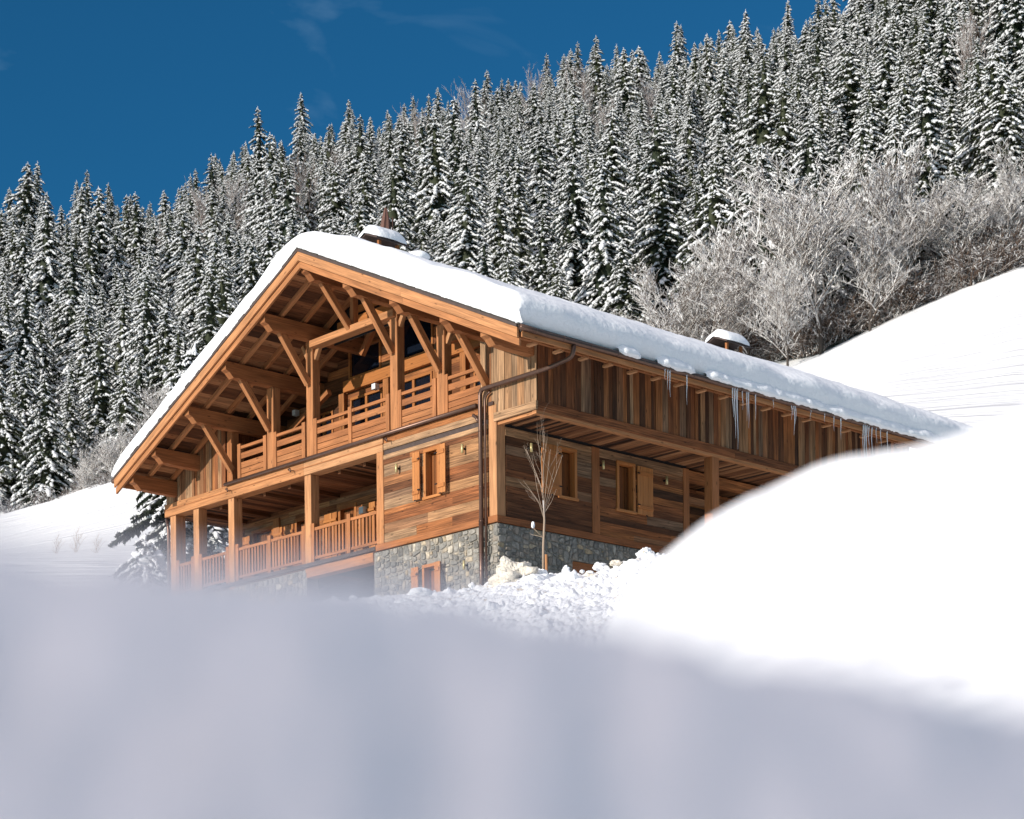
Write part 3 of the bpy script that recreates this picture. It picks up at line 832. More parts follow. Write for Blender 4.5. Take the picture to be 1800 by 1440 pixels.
# upper railing of horizontal boards
RP = [.72, 1.9, 2.36, 3.76, 4.26, 5.87, 7.42, 7.95, 9.3, 9.78, 11.05]
for c in RP:
    if c == .72: continue
    one(lambda mb: mb.box(c - .075, c + .075, -.03, .10, 3.063, 4.10, tone=.5), 'rail_post', M['beam'], bevel=.008)
for (a0, a1) in ((.6, 1.825), (2.435, 3.685), (4.335, 5.795), (5.945, 7.345), (8.025, 9.225), (9.855, 10.975)):
    mb = MB(); mb.box(a0, a1, -.015, .07, 3.945, 4.03, tone=.45)
    ro = mb.build('railing', M['beam'], chalet, bevel=.006)
    for (z0, z1) in ((3.66, 3.83), (3.385, 3.555), (3.22, 3.37), (3.065, 3.205)):
        mb = MB(); mb.box(a0, a1, .0, .035, z0, z1, tone=RNG.uniform(.3, .6)); mb.build('rail_board', M['beam'], ro, bevel=.004)
# ---- balcony back wall
UB = 1.9
glz = [(6.8, 8.25, 5.68, 6.55), (4.55, 6.15, 5.68, 6.9), (2.4, 3.9, 5.68, 6.1), (6.75, 8.2, 3.1, 5.15), (4.6, 6.2, 3.1, 5.15), (1.0, 2.9, 3.1, 5.0), (9.0, 9.9, 3.1, 5.0)]
mb = MB(); hboards(mb, .55, 11.72, UB, 3.05, 7.2, glz, 'left', tones=(.15, .7), hmin=.16, hmax=.24, clip=True)
mb.build('balcony_wall', M['old'], chalet)
solid('balcony_core', .55, 11.7, UB + .35, UB + .4, 3, 5.1)
mb = MB(); mb.poly([L2W(-1, UB + .4, 5.1), L2W(12.6, UB + .4, 5.1), L2W(APEX_A, UB + .4, 7.75)], [(0, 0)] * 3, .02); mb.build('balcony_core', M['dark'], chalet)
for (h0, h1, z0, z1) in glz:
    fr = MB()
    for q in (h0, h1 - .07): fr.box(q, q + .07, UB - .07, UB + .03, z0 + .07, z1 - .07, tone=.55)
    fr.box(h0, h1, UB - .075, UB + .03, z0, z0 + .07, tone=.6); fr.box(h0, h1, UB - .075, UB + .03, z1 - .07, z1, tone=.5)
    fo = fr.build('window', M['shutter'], chalet, bevel=.006)
    gl = MB(); gl.box(h0 + .07, h1 - .07, UB + .0, UB + .02, z0 + .07, z1 - .07); gl.build('pane', M['glass'], fo)
    if z0 < 4:
        md = MB(); md.box((h0 + h1) / 2 - .05, (h0 + h1) / 2 + .05, UB - .06, UB - .002, z0 + .07, z1 - .07, tone=.5); md.build('mullion', M['shutter'], fo)
one(lambda mb: mb.box(2.3, 8.35, UB - .2, UB - .08, 5.32, 5.64, tone=.55), 'lintel_beam', M['shutter'], bevel=.01)
one(lambda mb: mb.box(.6, 2.2, UB - .2, UB - .08, 5.0, 5.3, tone=.5), 'lintel_beam', M['beam'], bevel=.01)
for c in (8.45, 6.45, 4.3, 3.2):
    one(lambda mb: mb.box(c - .12, c + .12, UB - .19, UB - .045, 3.05, 5.318, tone=.55), 'door_post', M['old'], bevel=.01)
for (q, z) in ((8.15, 5.9), (5.9, 6.0)):
    mb = MB(); mb.box(q, q + .16, UB + .05, UB + .1, 5.7, 6.5); mb.build('curtain', M['curtain'], chalet)
for q in (7.9, 5.0):
    mb = MB(); mb.box(q, q + .2, UB + .05, UB + .1, 3.2, 5.0); mb.build('curtain', M['curtain'], chalet)
def cube_lamp(a, bb, z, s_=.16):
    mb = MB(); mb.box(a - s_ / 2, a + s_ / 2, bb - s_ - .03, bb - .03, z - s_ / 2, z + s_ / 2); o = mb.build('wall_lantern', M['white'], chalet, bevel=.01)
    k = MB(); k.box(a - .05, a + .05, bb - .03, bb, z - .05, z + .05); k.build('bracket', M['iron'], o)
cube_lamp(10.72, UB, 5.25); cube_lamp(6.78, UB - .17, 5.14); cube_lamp(7.8, BW, 1.9, .2)
# inner roof truss struts in shadow
for (a0, a1) in ((8.6, 10.4), (7.1, 5.9), (3.5, 1.9)):
    one(lambda mb: mb.bar((a0, 1.4, zt(a0) - 1.2 + (0 if a0 > 5.8 else 0)), (a1, 1.4, zt(a1) - .4 if a1 < 8 else 4.6), .14, .16, .4), 'strut', M['beam'])

# ------------------------------------------------------------------ right eave: board, brackets, gutter, pipes
one(lambda mb: mb.box(EAVE_R - .015, EAVE_R + .03, VERGE + .105, BACK, zt(EAVE_R) - .19, zt(EAVE_R) - .055, tone=.75), 'eave_board', M['beam'], bevel=.006)
one(lambda mb: mb.box(-2.3, -2.2, VERGE + .11, BACK, zt(-2.25) - .275, zt(-2.25) - .13, tone=.35), 'eave_beam', M['beam'], bevel=.006)
one(lambda mb: mb.box(EAVE_L - .03, EAVE_L + .015, VERGE + .105, BACK, zt(EAVE_L) - .19, zt(EAVE_L) - .055, tone=.75), 'eave_board', M['beam'])
for i in range(19):
    b0 = -.9 + i * .86
    one(lambda mb: mb.box(-2.34, -2.05, b0, b0 + .11, 3.72, 3.785, tone=.9), 'rafter_tail', M['beam'], bevel=.012)
mb = MB(); mb.box(-1.47, -1.3, VERGE + .9, -.004, 3.2, 3.9, tone=.5) if False else None
# gutter in segments with a few dents
mb = MB(); pts = []
g0 = L2W(EAVE_R - .085, VERGE - .02, zt(EAVE_R) - .005)
seg = []
bq = VERGE - .02
while bq < BACK:
    seg.append(L2W(EAVE_R - .085 + RNG.uniform(-.006, .006), bq, zt(EAVE_R) - .01 + RNG.uniform(-.01, .01))); bq += .45
mb.tube(seg, .068, 12)
gut = mb.build('gutter', M['metal'], chalet, smooth=True)
for i in range(20):
    bq = -1.3 + i * .92; mb = MB()
    mb.tube([L2W(EAVE_R - .085, bq, zt(EAVE_R) - .01), L2W(EAVE_R - .085, bq + .03, zt(EAVE_R) - .01)], .076, 12)
    mb.build('gutter_joint', M['metal'], gut, smooth=True)
def pipe(pts, r, name='downpipe', parent=chalet):
    # soften corners
    P = [L2W(*p) for p in pts]
    out = [P[0]]
    for i in range(1, len(P) - 1):
        a, b_, c = P[i - 1], P[i], P[i + 1]
        l = min((a - b_).length, (c - b_).length, .16) * .9
        q0 = b_ + (a - b_).normalized() * l; q1 = b_ + (c - b_).normalized() * l
        for k in range(6):
            t_ = k / 5; out.append(q0 * (1 - t_) ** 2 + b_ * 2 * t_ * (1 - t_) + q1 * t_ ** 2)
    out.append(P[-1])
    mb = MB(); mb.tube(out, r, 12); return mb.build(name, M['metal'], parent, smooth=True)
dp = pipe([(EAVE_R - .08, .0, 3.78), (EAVE_R - .05, -.02, 3.50), (-2.0, -.16, 3.36), (.42, -.17, 3.36), (.42, -.17, -2.5)], .056)
pipe([(.10, -.12, 3.25), (.30, -.12, 3.2), (.30, -.12, -2.5)], .028, 'small_pipe')
mb = MB()
for z in (2.3, .9, 0.05, -1.2): mb.tube([L2W(.42, -.17, z), L2W(.42, -.17, z + .04)], .062, 12)
mb.tube([L2W(.43, -.17, .1), L2W(.43, -.17, -2.5)], .064, 12)
mb.build('pipe_collar', M['metal'], dp, smooth=True)
pipe([(.72, -.14, 2.78), (.62, -.15, 2.74), (.5, -.16, 2.58)], .045, 'pipe_inlet')
# left gutter end and downpipe
mb = MB(); mb.tube([L2W(EAVE_L + .08, VERGE - .02, zt(EAVE_L) - .02), L2W(EAVE_L + .08, BACK, zt(EAVE_L) - .02)], .07, 12); mb.build('gutter', M['metal'], chalet, smooth=True)
pipe([(14.9, .0, 2.56), (14.78, -.06, 2.42), (14.72, -.05, 2.3), (14.72, -.05, -2.5)], .05)

# ------------------------------------------------------------------ snow on the roof
def fbm(x, y, z=0, o=3):
    return noise.fractal(Vector((x, y, z)), 1.0, 2.0, o)
prof = []   # (a, height above roof plane, sideways)
for (a, h) in ((-2.66, .03), (-2.73, .12), (-2.80, .28), (-2.84, .42), (-2.81, .58), (-2.70, .70), (-2.5, .77), (-2.2, .80)):
    prof.append((a, zt(max(a, -2.7)) + .08 + h))
a = -1.8
while a < 4.2: prof.append((a, zt(a) + .08 + .80 - .02 * (a + 1.8) / 6)); a += .4
# rounded ridge
for (a, z) in ((4.4, 8.02), (4.75, 8.17), (5.1, 8.29), (5.4, 8.37), (5.7, 8.40), (6.0, 8.37), (6.3, 8.28), (6.6, 8.16), (6.95, 8.0)):
    prof.append((a, z - .02))
a = 7.3
while a < 14.6: prof.append((a, zt(a) + .08 + .47)); a += .45
for (a, h) in ((14.7, .45), (14.9, .38), (15.04, .26), (15.10, .15), (15.08, .03)): prof.append((a, zt(min(a, 15.05)) + .08 + h))
stations = [(VERGE + .01, .02), (VERGE - .05, .25), (VERGE - .085, .55), (VERGE - .07, .8), (VERGE + .02, .93), (VERGE + .18, .985), (VERGE + .4, 1.0)]
bq = VERGE + .7
while bq < BACK - .3: stations.append((bq, 1.0)); bq += .28
stations += [(BACK - .1, .95), (BACK + .05, .7), (BACK + .08, .3), (BACK, .02)]
mb = MB(); np_ = len(prof)
for (sb, sc) in stations:
    for i, (a, z) in enumerate(prof):
        base = zt(min(max(a, EAVE_R), EAVE_L)) + .08
        h = (z - base) * sc
        nz = fbm(a * .7 + 5, sb * .7, 1) * .07 + fbm(a * 2.5, sb * 2.5, 7) * .02
        edge = min(1, h / .4)
        da = 0
        if i < 7: da = fbm(sb * .8, z * 1.3, 3) * .06 + fbm(sb * 3.0, z * 3, 9) * .03
        mb.v.append(L2W(a + da * edge, sb + (fbm(a * 1.1, z, 4) * .03 if sc < 1 else 0), base + max(0, h + nz * edge)))
for s_ in range(len(stations) - 1):
    for i in range(np_ - 1):
        k = s_ * np_ + i
        mb.f.append([k, k + 1, k + 1 + np_, k + np_]); mb.uv.append([(0, 0)] * 4); mb.t.append(.5); mb.mi.append(0)
rs = mb.build('roof_snow', M['roofsnow'], chalet, smooth=True)

# lower lip of sagging snow over the right gutter
def blob(mb, c, r, sx=1, sy=1, sz=1, seed=0, rough=.18, seg=12, rings=8, fr=1.6):
    k0 = len(mb.v)
    for i in range(rings + 1):
        th = math.pi * i / rings
        for j in range(seg):
            ph = 2 * math.pi * j / seg
            d = Vector((math.sin(th) * math.cos(ph), math.sin(th) * math.sin(ph), math.cos(th)))
            rr = r * (1 + rough * noise.fractal(d * fr + Vector((seed * 3.7, seed, 0)), 1, 2, 3))
            mb.v.append(c + Vector((d.x * sx, d.y * sy, d.z * sz)) * rr)
    for i in range(rings):
        for j in range(seg):
            a, b_ = k0 + i * seg + j, k0 + i * seg + (j + 1) % seg
            mb.f.append([a, b_, b_ + seg, a + seg]); mb.uv.append([(0, 0)] * 4); mb.t.append(.5); mb.mi.append(0)
bq = -1.2
spans = [(1.5, 2.3), (2.9, 4.3), (4.7, 17.0)]
for (s0, s1) in spans:
    mb = MB(); n_ = int((s1 - s0) / .07); ring = []
    for i in range(n_ + 1):
        bq = s0 + (s1 - s0) * i / n_
        e = min(1, (bq - s0) / .2, (s1 - bq) / .2); e = max(e, .08) ** .5
        w = (.20 + .10 * fbm(bq * .9, 2) + .05 * fbm(bq * 3.1, 8)) * e
        drop = (.03 + .08 * max(0, fbm(bq * 1.6, 11)) + .03 * fbm(bq * 5, 3)) * e
        hgt = (.22 + .10 * fbm(bq * 1.3, 5)) * e
        zb = zt(EAVE_R)
        pr = [(-2.60, zb + .05), (-2.72, zb + .03 - drop * .3), (-2.74 - w * .45, zb + .02 - drop), (-2.76 - w * .75, zb + .06 - drop * .5), (-2.74 - w * .8, zb + .12), (-2.72 - w * .5, zb + .12 + hgt * .5), (-2.68 - w * .15, zb + .1 + hgt), (-2.5, zb + .14 + hgt * 1.1)]
        k = len(mb.v)
        for (a, z) in pr: mb.v.append(L2W(a, bq, z))
        ring.append(k)
    for i in range(n_):
        for j in range(7):
            mb.f.append([ring[i] + j, ring[i] + j + 1, ring[i + 1] + j + 1, ring[i + 1] + j]); mb.uv.append([(0, 0)] * 4); mb.t.append(.5); mb.mi.append(0)
    mb.build('roof_snow_lip', M['roofsnow'], chalet, smooth=True)
# icicles
ICE = [(3.15, .35), (3.25, .6), (3.33, .8), (3.95, .9), (5.72, .9), (5.80, 1.5), (5.89, 1.8), (6.10, .6), (6.27, .9), (6.34, 1.1), (6.62, .8), (7.35, .3),
       (8.1, .5), (8.2, .95), (8.26, .6), (8.9, .3), (9.5, .3), (9.9, .5), (10.2, .7), (11.2, 1.0), (11.28, 1.5), (11.36, 1.15), (11.46, .8), (11.6, .95), (11.8, .5), (12.0, .6), (12.3, .8)]
for (bq, L) in ICE:
    mb = MB()
    zb = zt(EAVE_R) - .02
    pts = []; rr = []
    n_ = 7
    for i in range(n_ + 1):
        t_ = i / n_
        pts.append(L2W(EAVE_R - .12 + .01 * math.sin(t_ * 6 + bq), bq + .01 * math.sin(t_ * 4 + bq * 3), zb - L * .88 * t_))
        rr.append(max(.003, (.012 + .009 * L) * (1 - t_) ** .8 * (1 + .12 * math.sin(t_ * 22 + bq))))
    mb.tube(pts, rr, 7); mb.build('icicle', M['ice'], chalet, smooth=True)

# ------------------------------------------------------------------ chimneys
def chimney(ca, cb, zb, zcap, w, d):
    mb = MB(); mb.box(ca - w * .36, ca + w * .36, cb - d * .36, cb + d * .36, zb, zcap - .28)
    c = mb.build('chimney', M['stone'], chalet)
    for (sa, sb) in ((-1, -1), (1, -1), (-1, 1), (1, 1)):
        k = MB(); k.box(ca + sa * w * .33 - .04, ca + sa * w * .33 + .04, cb + sb * d * .33 - .04, cb + sb * d * .33 + .04, zcap - .279, zcap, tone=.4); k.build('chimney_leg', M['beam'], c)
    # pitched hood
    h = MB()
    for (s_, ) in ((-1,), (1,)):
        P = []
        for q in range(8):
            aa = (0, s_ * w * .6)[q & 1]; P.append(L2W(ca + aa, (cb - d * .6, cb + d * .6)[(q >> 1) & 1], zcap + .16 - abs(aa) * .42 + (0, .05)[q >> 2]))
        h.hexa(P, 1, .35)
    h.build('chimney_hood', M['flash'], c)
    s = MB(); k0 = len(s.v); seg = 28; rings = 9
    for i in range(rings + 1):
        th = (math.pi / 2) * i / rings
        for j in range(seg):
            ph = 2 * math.pi * j / seg
            ex = .55
            cx_ = abs(math.cos(ph)) ** ex * (1 if math.cos(ph) > 0 else -1); sy_ = abs(math.sin(ph)) ** ex * (1 if math.sin(ph) > 0 else -1)
            r = math.cos(th) ** .6 if i < rings else 0
            aa = cx_ * w * .66 * r; bb = sy_ * d * .66 * r
            s.v.append(L2W(ca + aa, cb + bb, zcap + .2 - abs(aa) * .38 + .30 * math.sin(th) + .03 * fbm(aa * 3, bb * 3)))
    for i in range(rings):
        for j in range(seg):
            a, b_ = k0 + i * seg + j, k0 + i * seg + (j + 1) % seg
            s.f.append([a, b_, b_ + seg, a + seg]); s.uv.append([(0, 0)] * 4); s.t.append(.5); s.mi.append(0)
    s.build('chimney_snow', M['roofsnow'], c, smooth=True)
    return c
c1 = chimney(5.3, .7, 7.0, 8.48, .8, .95)
c2 = chimney(4.3, 13.7, 6.6, 8.10, .85, 1.0)
mb = MB(); blob(mb, L2W(4.75, 1.5, 8.2), .3, 1.1, 1.1, .5, 3, .1, 20, 12); mb.build('roof_snow_mound', M['roofsnow'], chalet, smooth=True)
# folded brown cowl and thin pole standing behind the first chimney
mb = MB(); seg = 14; k0 = len(mb.v)
base = L2W(6.0, 1.35, 8.1)
for i in range(7):
    t_ = i / 6
    for j in range(seg):
        ph = 2 * math.pi * j / seg; r = (.21 * (1 - t_) ** .7 + .03) * (1 + .28 * (j % 2))
        mb.v.append(base + Vector((math.cos(ph + t_ * .7) * r + .05 * t_, math.sin(ph + t_ * .7) * r, t_ * 1.75)))
for i in range(6):
    for j in range(seg):
        a, b_ = k0 + i * seg + j, k0 + i * seg + (j + 1) % seg
        mb.f.append([a, b_, b_ + seg, a + seg]); mb.uv.append([(0, 0)] * 4); mb.t.append(.5); mb.mi.append(0)
mb.build('flue_cowl', M['brown_cloth'], c1)
mb = MB(); mb.tube([base + Vector((.22, 0, 0)), base + Vector((.24, 0, 1.5))], .02, 8); mb.build('aerial_pole', M['metal'], c1, smooth=True)

# ------------------------------------------------------------------ terrain
XK = [-900, 0, 120, 270, 400, 600, 1000, 1200, 1430, 1600, 1800, 2700]
YF = [960, 912, 882, 838, 800, 760, 700, 668, 632, 560, 478, 300]      # forest foot in the photo's rows
DF = [190, 190, 188, 185, 185, 185, 180, 172, 160, 158, 158, 165]      # its distance
YS = [440, 462, 430, 475, 385, 312, 205, 195, 140, 30, -60, -300]      # hill crest rows (ground)
DS = [400, 400, 400, 420, 470, 500, 520, 520, 470, 430, 400, 400]
def lerpk(x, xs, ys): return float(np.interp(x, xs, ys))
def tan_at(x, D):
    yf, df, ys, ds = lerpk(x, XK, YF), lerpk(x, XK, DF), lerpk(x, XK, YS), lerpk(x, XK, DS)
    tf, ts = (CY - yf) / F_PX, (CY - ys) / F_PX
    right = min(1, max(0, (x - 1050) / 500))
    Dk = [1.0, 3.0, 20, 40, 46, 60, 76, df, ds, ds + 120, 1500]
    t76 = .198 + .062 * right
    Zk = [-1.6, -1.2, 1.4, 5.2, 7.2, 8.9 + 2.4 * right, 76 * t76, df * tf, ds * ts, ds * ts - 30, 40]
    z = float(np.interp(D, Dk, Zk))
    return z
def ground_z(X, Y):
    return tan_at(CX + F_PX * X / max(Y, 1.0), Y)
mb_v = []; rowsD = [1.0, 2, 3, 4, 5, 7, 9, 12, 15, 20, 25, 30, 35, 38, 40, 42, 44, 46, 48, 50, 53, 56, 60, 64, 68, 72, 76, 82, 88, 95, 102, 110, 118, 127, 136, 145, 153, 160, 166, 172, 178, 184, 190, 200, 215, 235, 260, 290, 320, 350, 380, 410, 440, 470, 500, 530, 570, 640, 800, 1500]
colsX = list(range(-2400, 4300, 50))
for D in rowsD:
    for x in colsX:
        X = (x - CX) / F_PX * D
        z = tan_at(min(max(x, -900), 2700), D)
        if D > 60: z += fbm(X * .02, D * .02, 2) * min(1.2, (D - 60) * .02) + fbm(X * .1, D * .1, 5) * .12
        elif D > 4: z += fbm(X * .2, D * .2, 5) * .1
        mb_v.append((X, D, z))
nc = len(colsX)
faces = [(r * nc + c, r * nc + c + 1, (r + 1) * nc + c + 1, (r + 1) * nc + c) for r in range(len(rowsD) - 1) for c in range(nc - 1)]
def raw_mesh(name, v, f, mat, smooth=True, parent=None, link=True):
    me = bpy.data.meshes.new(name); me.from_pydata(v, [], f); me.materials.append(mat)
    if smooth: me.polygons.foreach_set('use_smooth', [True] * len(me.polygons))
    o = bpy.data.objects.new(name, me)
    if link: COL.objects.link(o)
    if parent: o.parent = parent
    return o
# ground also runs behind and beneath the camera
g = raw_mesh('snowy_ground', mb_v, faces, M['meadow']); tag(g, kind='structure')
vb = []; fb = []
for j in range(21):
    for i in range(31):
        X = -75 + i * 5; Y = -80 + j * 4.05
        vb.append((X, Y, -1.6 - .02 * (1 - Y) + fbm(X * .1, Y * .1) * .1))
fb = [(j * 31 + i, j * 31 + i + 1, (j + 1) * 31 + i + 1, (j + 1) * 31 + i) for j in range(20) for i in range(30)]
g2 = raw_mesh('snowy_ground_below', vb, fb, M['meadow']); tag(g2, kind='structure')

# near snow bank in the shade (out of focus), a sunlit drift behind it, and an unseen bank added beside the camera to throw the shade
def sheet(name, xs, Ds, fz, mat):
    v = []
    for D in Ds:
        for x in xs:
            X = (x - CX) / F_PX * D; v.append((X, D, fz(x, D, X)))
    n_ = len(xs)
    f = [(r * n_ + c, r * n_ + c + 1, (r + 1) * n_ + c + 1, (r + 1) * n_ + c) for r in range(len(Ds) - 1) for c in range(n_ - 1)]
    o = raw_mesh(name, v, f, mat); return tag(o, kind='structure')
YB = ([-700, 0, 150, 300, 450, 600, 750, 900, 1050, 1200, 1400, 1600, 1800, 2500], [900, 930, 948, 966, 984, 1000, 1028, 1052, 1076, 1105, 1145, 1190, 1245, 1400])
def bank_z(x, D, X):
    crest = .62 * (CY - lerpk(x, *YB)) / F_PX
    s_ = (D - .62)
    if s_ < 0: z = crest - .33 * (-s_) - 1.2 * s_ * s_
    else: z = crest - .5 * s_ - 1.0 * s_ * s_
    q_ = min(1, max(.08, (.62 - D) / .12)) if D < .62 else .08
    z += fbm(X * 11, D * 9, 1) * .012 * q_ + fbm(X * 30, D * 24, 4) * .016 * max(q_, .25) + fbm(X * 80, D * 80, 8) * .004
    return max(z, -1.6)
sheet('near_snow_bank', list(range(-1400, 3300, 16)), [.22 + .009 * i for i in range(130)], bank_z, M['bank'])
YH = ([800, 1000, 1058, 1100, 1150, 1200, 1260, 1320, 1400, 1500, 1600, 1700, 1800, 2100, 2700], [1500, 1300, 1120, 1035, 972, 934, 897, 864, 828, 791, 762, 738, 702, 640, 560])
def hump_z(x, D, X):
    Dc = 3.4
    crest = Dc * (CY - lerpk(x, *YH)) / F_PX
    s_ = D - Dc
    z = crest - (.36 * -s_ + .05 * s_ * s_ if s_ < 0 else .02 * s_ + .14 * s_ * s_)
    z += fbm(X * 1.6, D * 1.6, 3) * .05 + fbm(X * 5, D * 5, 6) * .014
    return max(z, -1.7)
sheet('sunlit_snow_drift', list(range(300, 3400, 30)), [1.5 + .07 * i for i in range(70)], hump_z, M['snow'])
# unseen bank added left of and behind the camera to shade the near bank
v = []; f = []
n1_, n2_ = 60, 26
sdh = Vector((to_sun.x, to_sun.y, 0)).normalized(); sp = Vector((-sdh.y, sdh.x, 0))
for i in range(n1_):
    for j in range(n2_):
        along = -6.0 + 8.6 * i / (n1_ - 1); ac = -1.3 + 2.6 * j / (n2_ - 1)
        p = sdh * (2.2 + ac) - sp * along
        crest = .92 + .05 * fbm(along * 2, 1)
        e = min(1, (along + 6.0) / .9, (2.6 - along) / .8); e = max(0, e) ** .6
        z = -1.7 + (crest + 1.7) * e * max(0, 1 - (ac / 1.3) ** 2) ** .8 + fbm(p.x * 4, p.y * 4) * .02
        v.append((p.x, p.y, z))
f = [(i * n2_ + j, i * n2_ + j + 1, (i + 1) * n2_ + j + 1, (i + 1) * n2_ + j) for i in range(n1_ - 1) for j in range(n2_ - 1)]
sb_ = raw_mesh('added_shade_bank', v, f, M['bank']); tag(sb_, kind='structure')

# ------------------------------------------------------------------ heap of cleared snow by the house
heap = thing('snow_heap', 'lumpy heap of cleared snow with brownish chunks in front of the chalet corner', 'snow heap', (0.5, 46.5, 7.5))
HT = ([380, 540, 640, 700, 760, 808, 844, 880, 910, 945, 990, 1039, 1080, 1110, 1135, 1160, 1300], [1075, 1052, 1040, 1036, 1032, 1028, 1023, 1016, 1012, 1006, 1004, 1000, 993, 985, 976, 972, 960])
v = []; nx_, ny_ = 420, 190
Ds = [26 + 21.7 * (j / (ny_ - 1)) ** .7 for j in range(ny_)]
xs_ = [380 + 900 * i / (nx_ - 1) for i in range(nx_)]
for D in Ds:
    for x in xs_:
        X = (x - CX) / F_PX * D
        crest = 46.3 * (CY - lerpk(x, *HT)) / F_PX - .10
        s_ = D - 46.3
        z = crest - (.25 * -s_ if s_ < 0 else .55 * s_) - 1.2 * max(0, 29 - D)
        p = Vector((X, D, 0))
        bl = noise.voronoi(p * 2.6)[0][0]; bl2 = noise.voronoi(p * 6.5 + Vector((3, 3, 1)))[0][0]
        bl3 = noise.voronoi(p * 13 + Vector((1, 7, 1)))[0][0]
        md_ = max(.15, .5 + 1.3 * fbm(X * .8 + 9, D * .8))
        z += (.22 * (.45 - bl) + .13 * (.4 - bl2) + .05 * (.4 - bl3)) * md_ + fbm(X * 1.3, D * 1.3) * .10 + fbm(X * 12, D * 12, 3) * .04
        v.append((X - .5, D - 46.5, z - 7.5))
f = [(r * nx_ + c, r * nx_ + c + 1, (r + 1) * nx_ + c + 1, (r + 1) * nx_ + c) for r in range(ny_ - 1) for c in range(nx_ - 1)]
raw_mesh('heap_body', v, f, M['pile'], True, heap)
def chunk(x, y, D, r, sx, sz, seed, mat='pile', rough=.5):
    mb = MB(); p = ray(x, y) * D - Vector(heap.location); blob(mb, p, r, sx, 1, sz, seed, rough, 28, 18, 1.7)
    mb.build('snow_chunk', M[mat], heap, smooth=True)
M['dirty'] = snow_mat('dirty_ice', ((4, .8, .15), (18, .8, .05)), col=(0.74, 0.67, 0.57))
chunk(905, 1014, 46.0, .42, 1.15, .72, 2, 'dirty', .75)
chunk(889, 1025, 45.7, .28, 1.2, .7, 5, 'dirty', .6); chunk(950, 1012, 45.9, .17, 1, .8, 9); chunk(941, 1036, 45.2, .5, .75, .62, 4, 'snow', .2)
chunk(995, 1003, 46.2, .09, 1, 1, 6); chunk(1054, 997, 46.3, .13, 1.1, .8, 7); chunk(1134, 976, 46.4, .17, 1.1, .9, 8); chunk(1083, 990, 46.2, .12, 1.3, .5, 12, 'dirty')
r2 = random.Random(5)
for i in range(26):
    x = r2.uniform(680, 1150); dy = r2.uniform(12, 75); D = 46.3 - dy * .075
    chunk(x, lerpk(x, *HT) + dy, D, r2.uniform(.12, .30), r2.uniform(.9, 1.5), r2.uniform(.5, .8), 120 + i, 'snow' if i % 4 else 'dirty', rough=.45)
for i in range(60):
    x = r2.uniform(620, 1180); y = lerpk(x, *HT) + r2.uniform(0, 60)
    D = 46.3 - (y - lerpk(x, *HT)) * .035
    chunk(x, y + 2, D, r2.uniform(.04, .11), r2.uniform(.8, 1.4), r2.uniform(.6, 1), 20 + i, rough=.4)

# ------------------------------------------------------------------ tree generators (numpy-light, python loops kept small)
ELL = []
for (zz, rr) in ((.55, .72), (-.35, .85)):
    for j in range(5):
        t_ = 2 * math.pi * (j + (.5 if zz < 0 else 0)) / 5; ELL.append((rr * math.cos(t_), rr * math.sin(t_), zz))
ELL = np.array([(0, 0, 1)] + ELL + [(0, 0, -.7)])
ELF = [(0, 1 + j, 1 + (j + 1) % 5) for j in range(5)]
for j in range(5):
    ELF.append((1 + j, 6 + j, 1 + (j + 1) % 5)); ELF.append((1 + (j + 1) % 5, 6 + j, 6 + (j + 1) % 5)); ELF.append((11, 6 + (j + 1) % 5, 6 + j))
ELF = np.array(ELF)
class NB:
    def __init__(s): s.v = []; s.f = []; s.n = 0
    def add(s, v, f):
        s.v.append(v); s.f.append(f + s.n); s.n += len(v)
    def mesh(s, name, mat, smooth=False):
        v = np.concatenate(s.v).astype(np.float32); f = np.concatenate(s.f).astype(np.int32)
        me = bpy.data.meshes.new(name)
        me.vertices.add(len(v)); me.vertices.foreach_set('co', v.ravel())
        me.loops.add(f.size); me.loops.foreach_set('vertex_index', f.ravel())
        k = f.shape[1]
        me.polygons.add(len(f)); me.polygons.foreach_set('loop_start', np.arange(0, f.size, k, dtype=np.int32)); me.polygons.foreach_set('loop_total', np.full(len(f), k, dtype=np.int32))
        if smooth: me.polygons.foreach_set('use_smooth', np.ones(len(f), dtype=bool))
        me.materials.append(mat); me.update(calc_edges=True); me.validate()
        return me
def lump(nb, c, d, l, w, h, rg):
    d = d / (np.linalg.norm(d) + 1e-9)
    sd_ = np.array([-d[1], d[0], 0.0]); sd_ /= (np.linalg.norm(sd_) + 1e-9)
    u = np.cross(d, sd_)
    if u[2] < 0: u = -u
    e = ELL * (1 + (rg.random((12, 1)) - .5) * .35)
    v = c + e[:, :1] * d * l + e[:, 1:2] * sd_ * w + e[:, 2:3] * u * h
    nb.add(v, ELF)
SZ = [1.0]
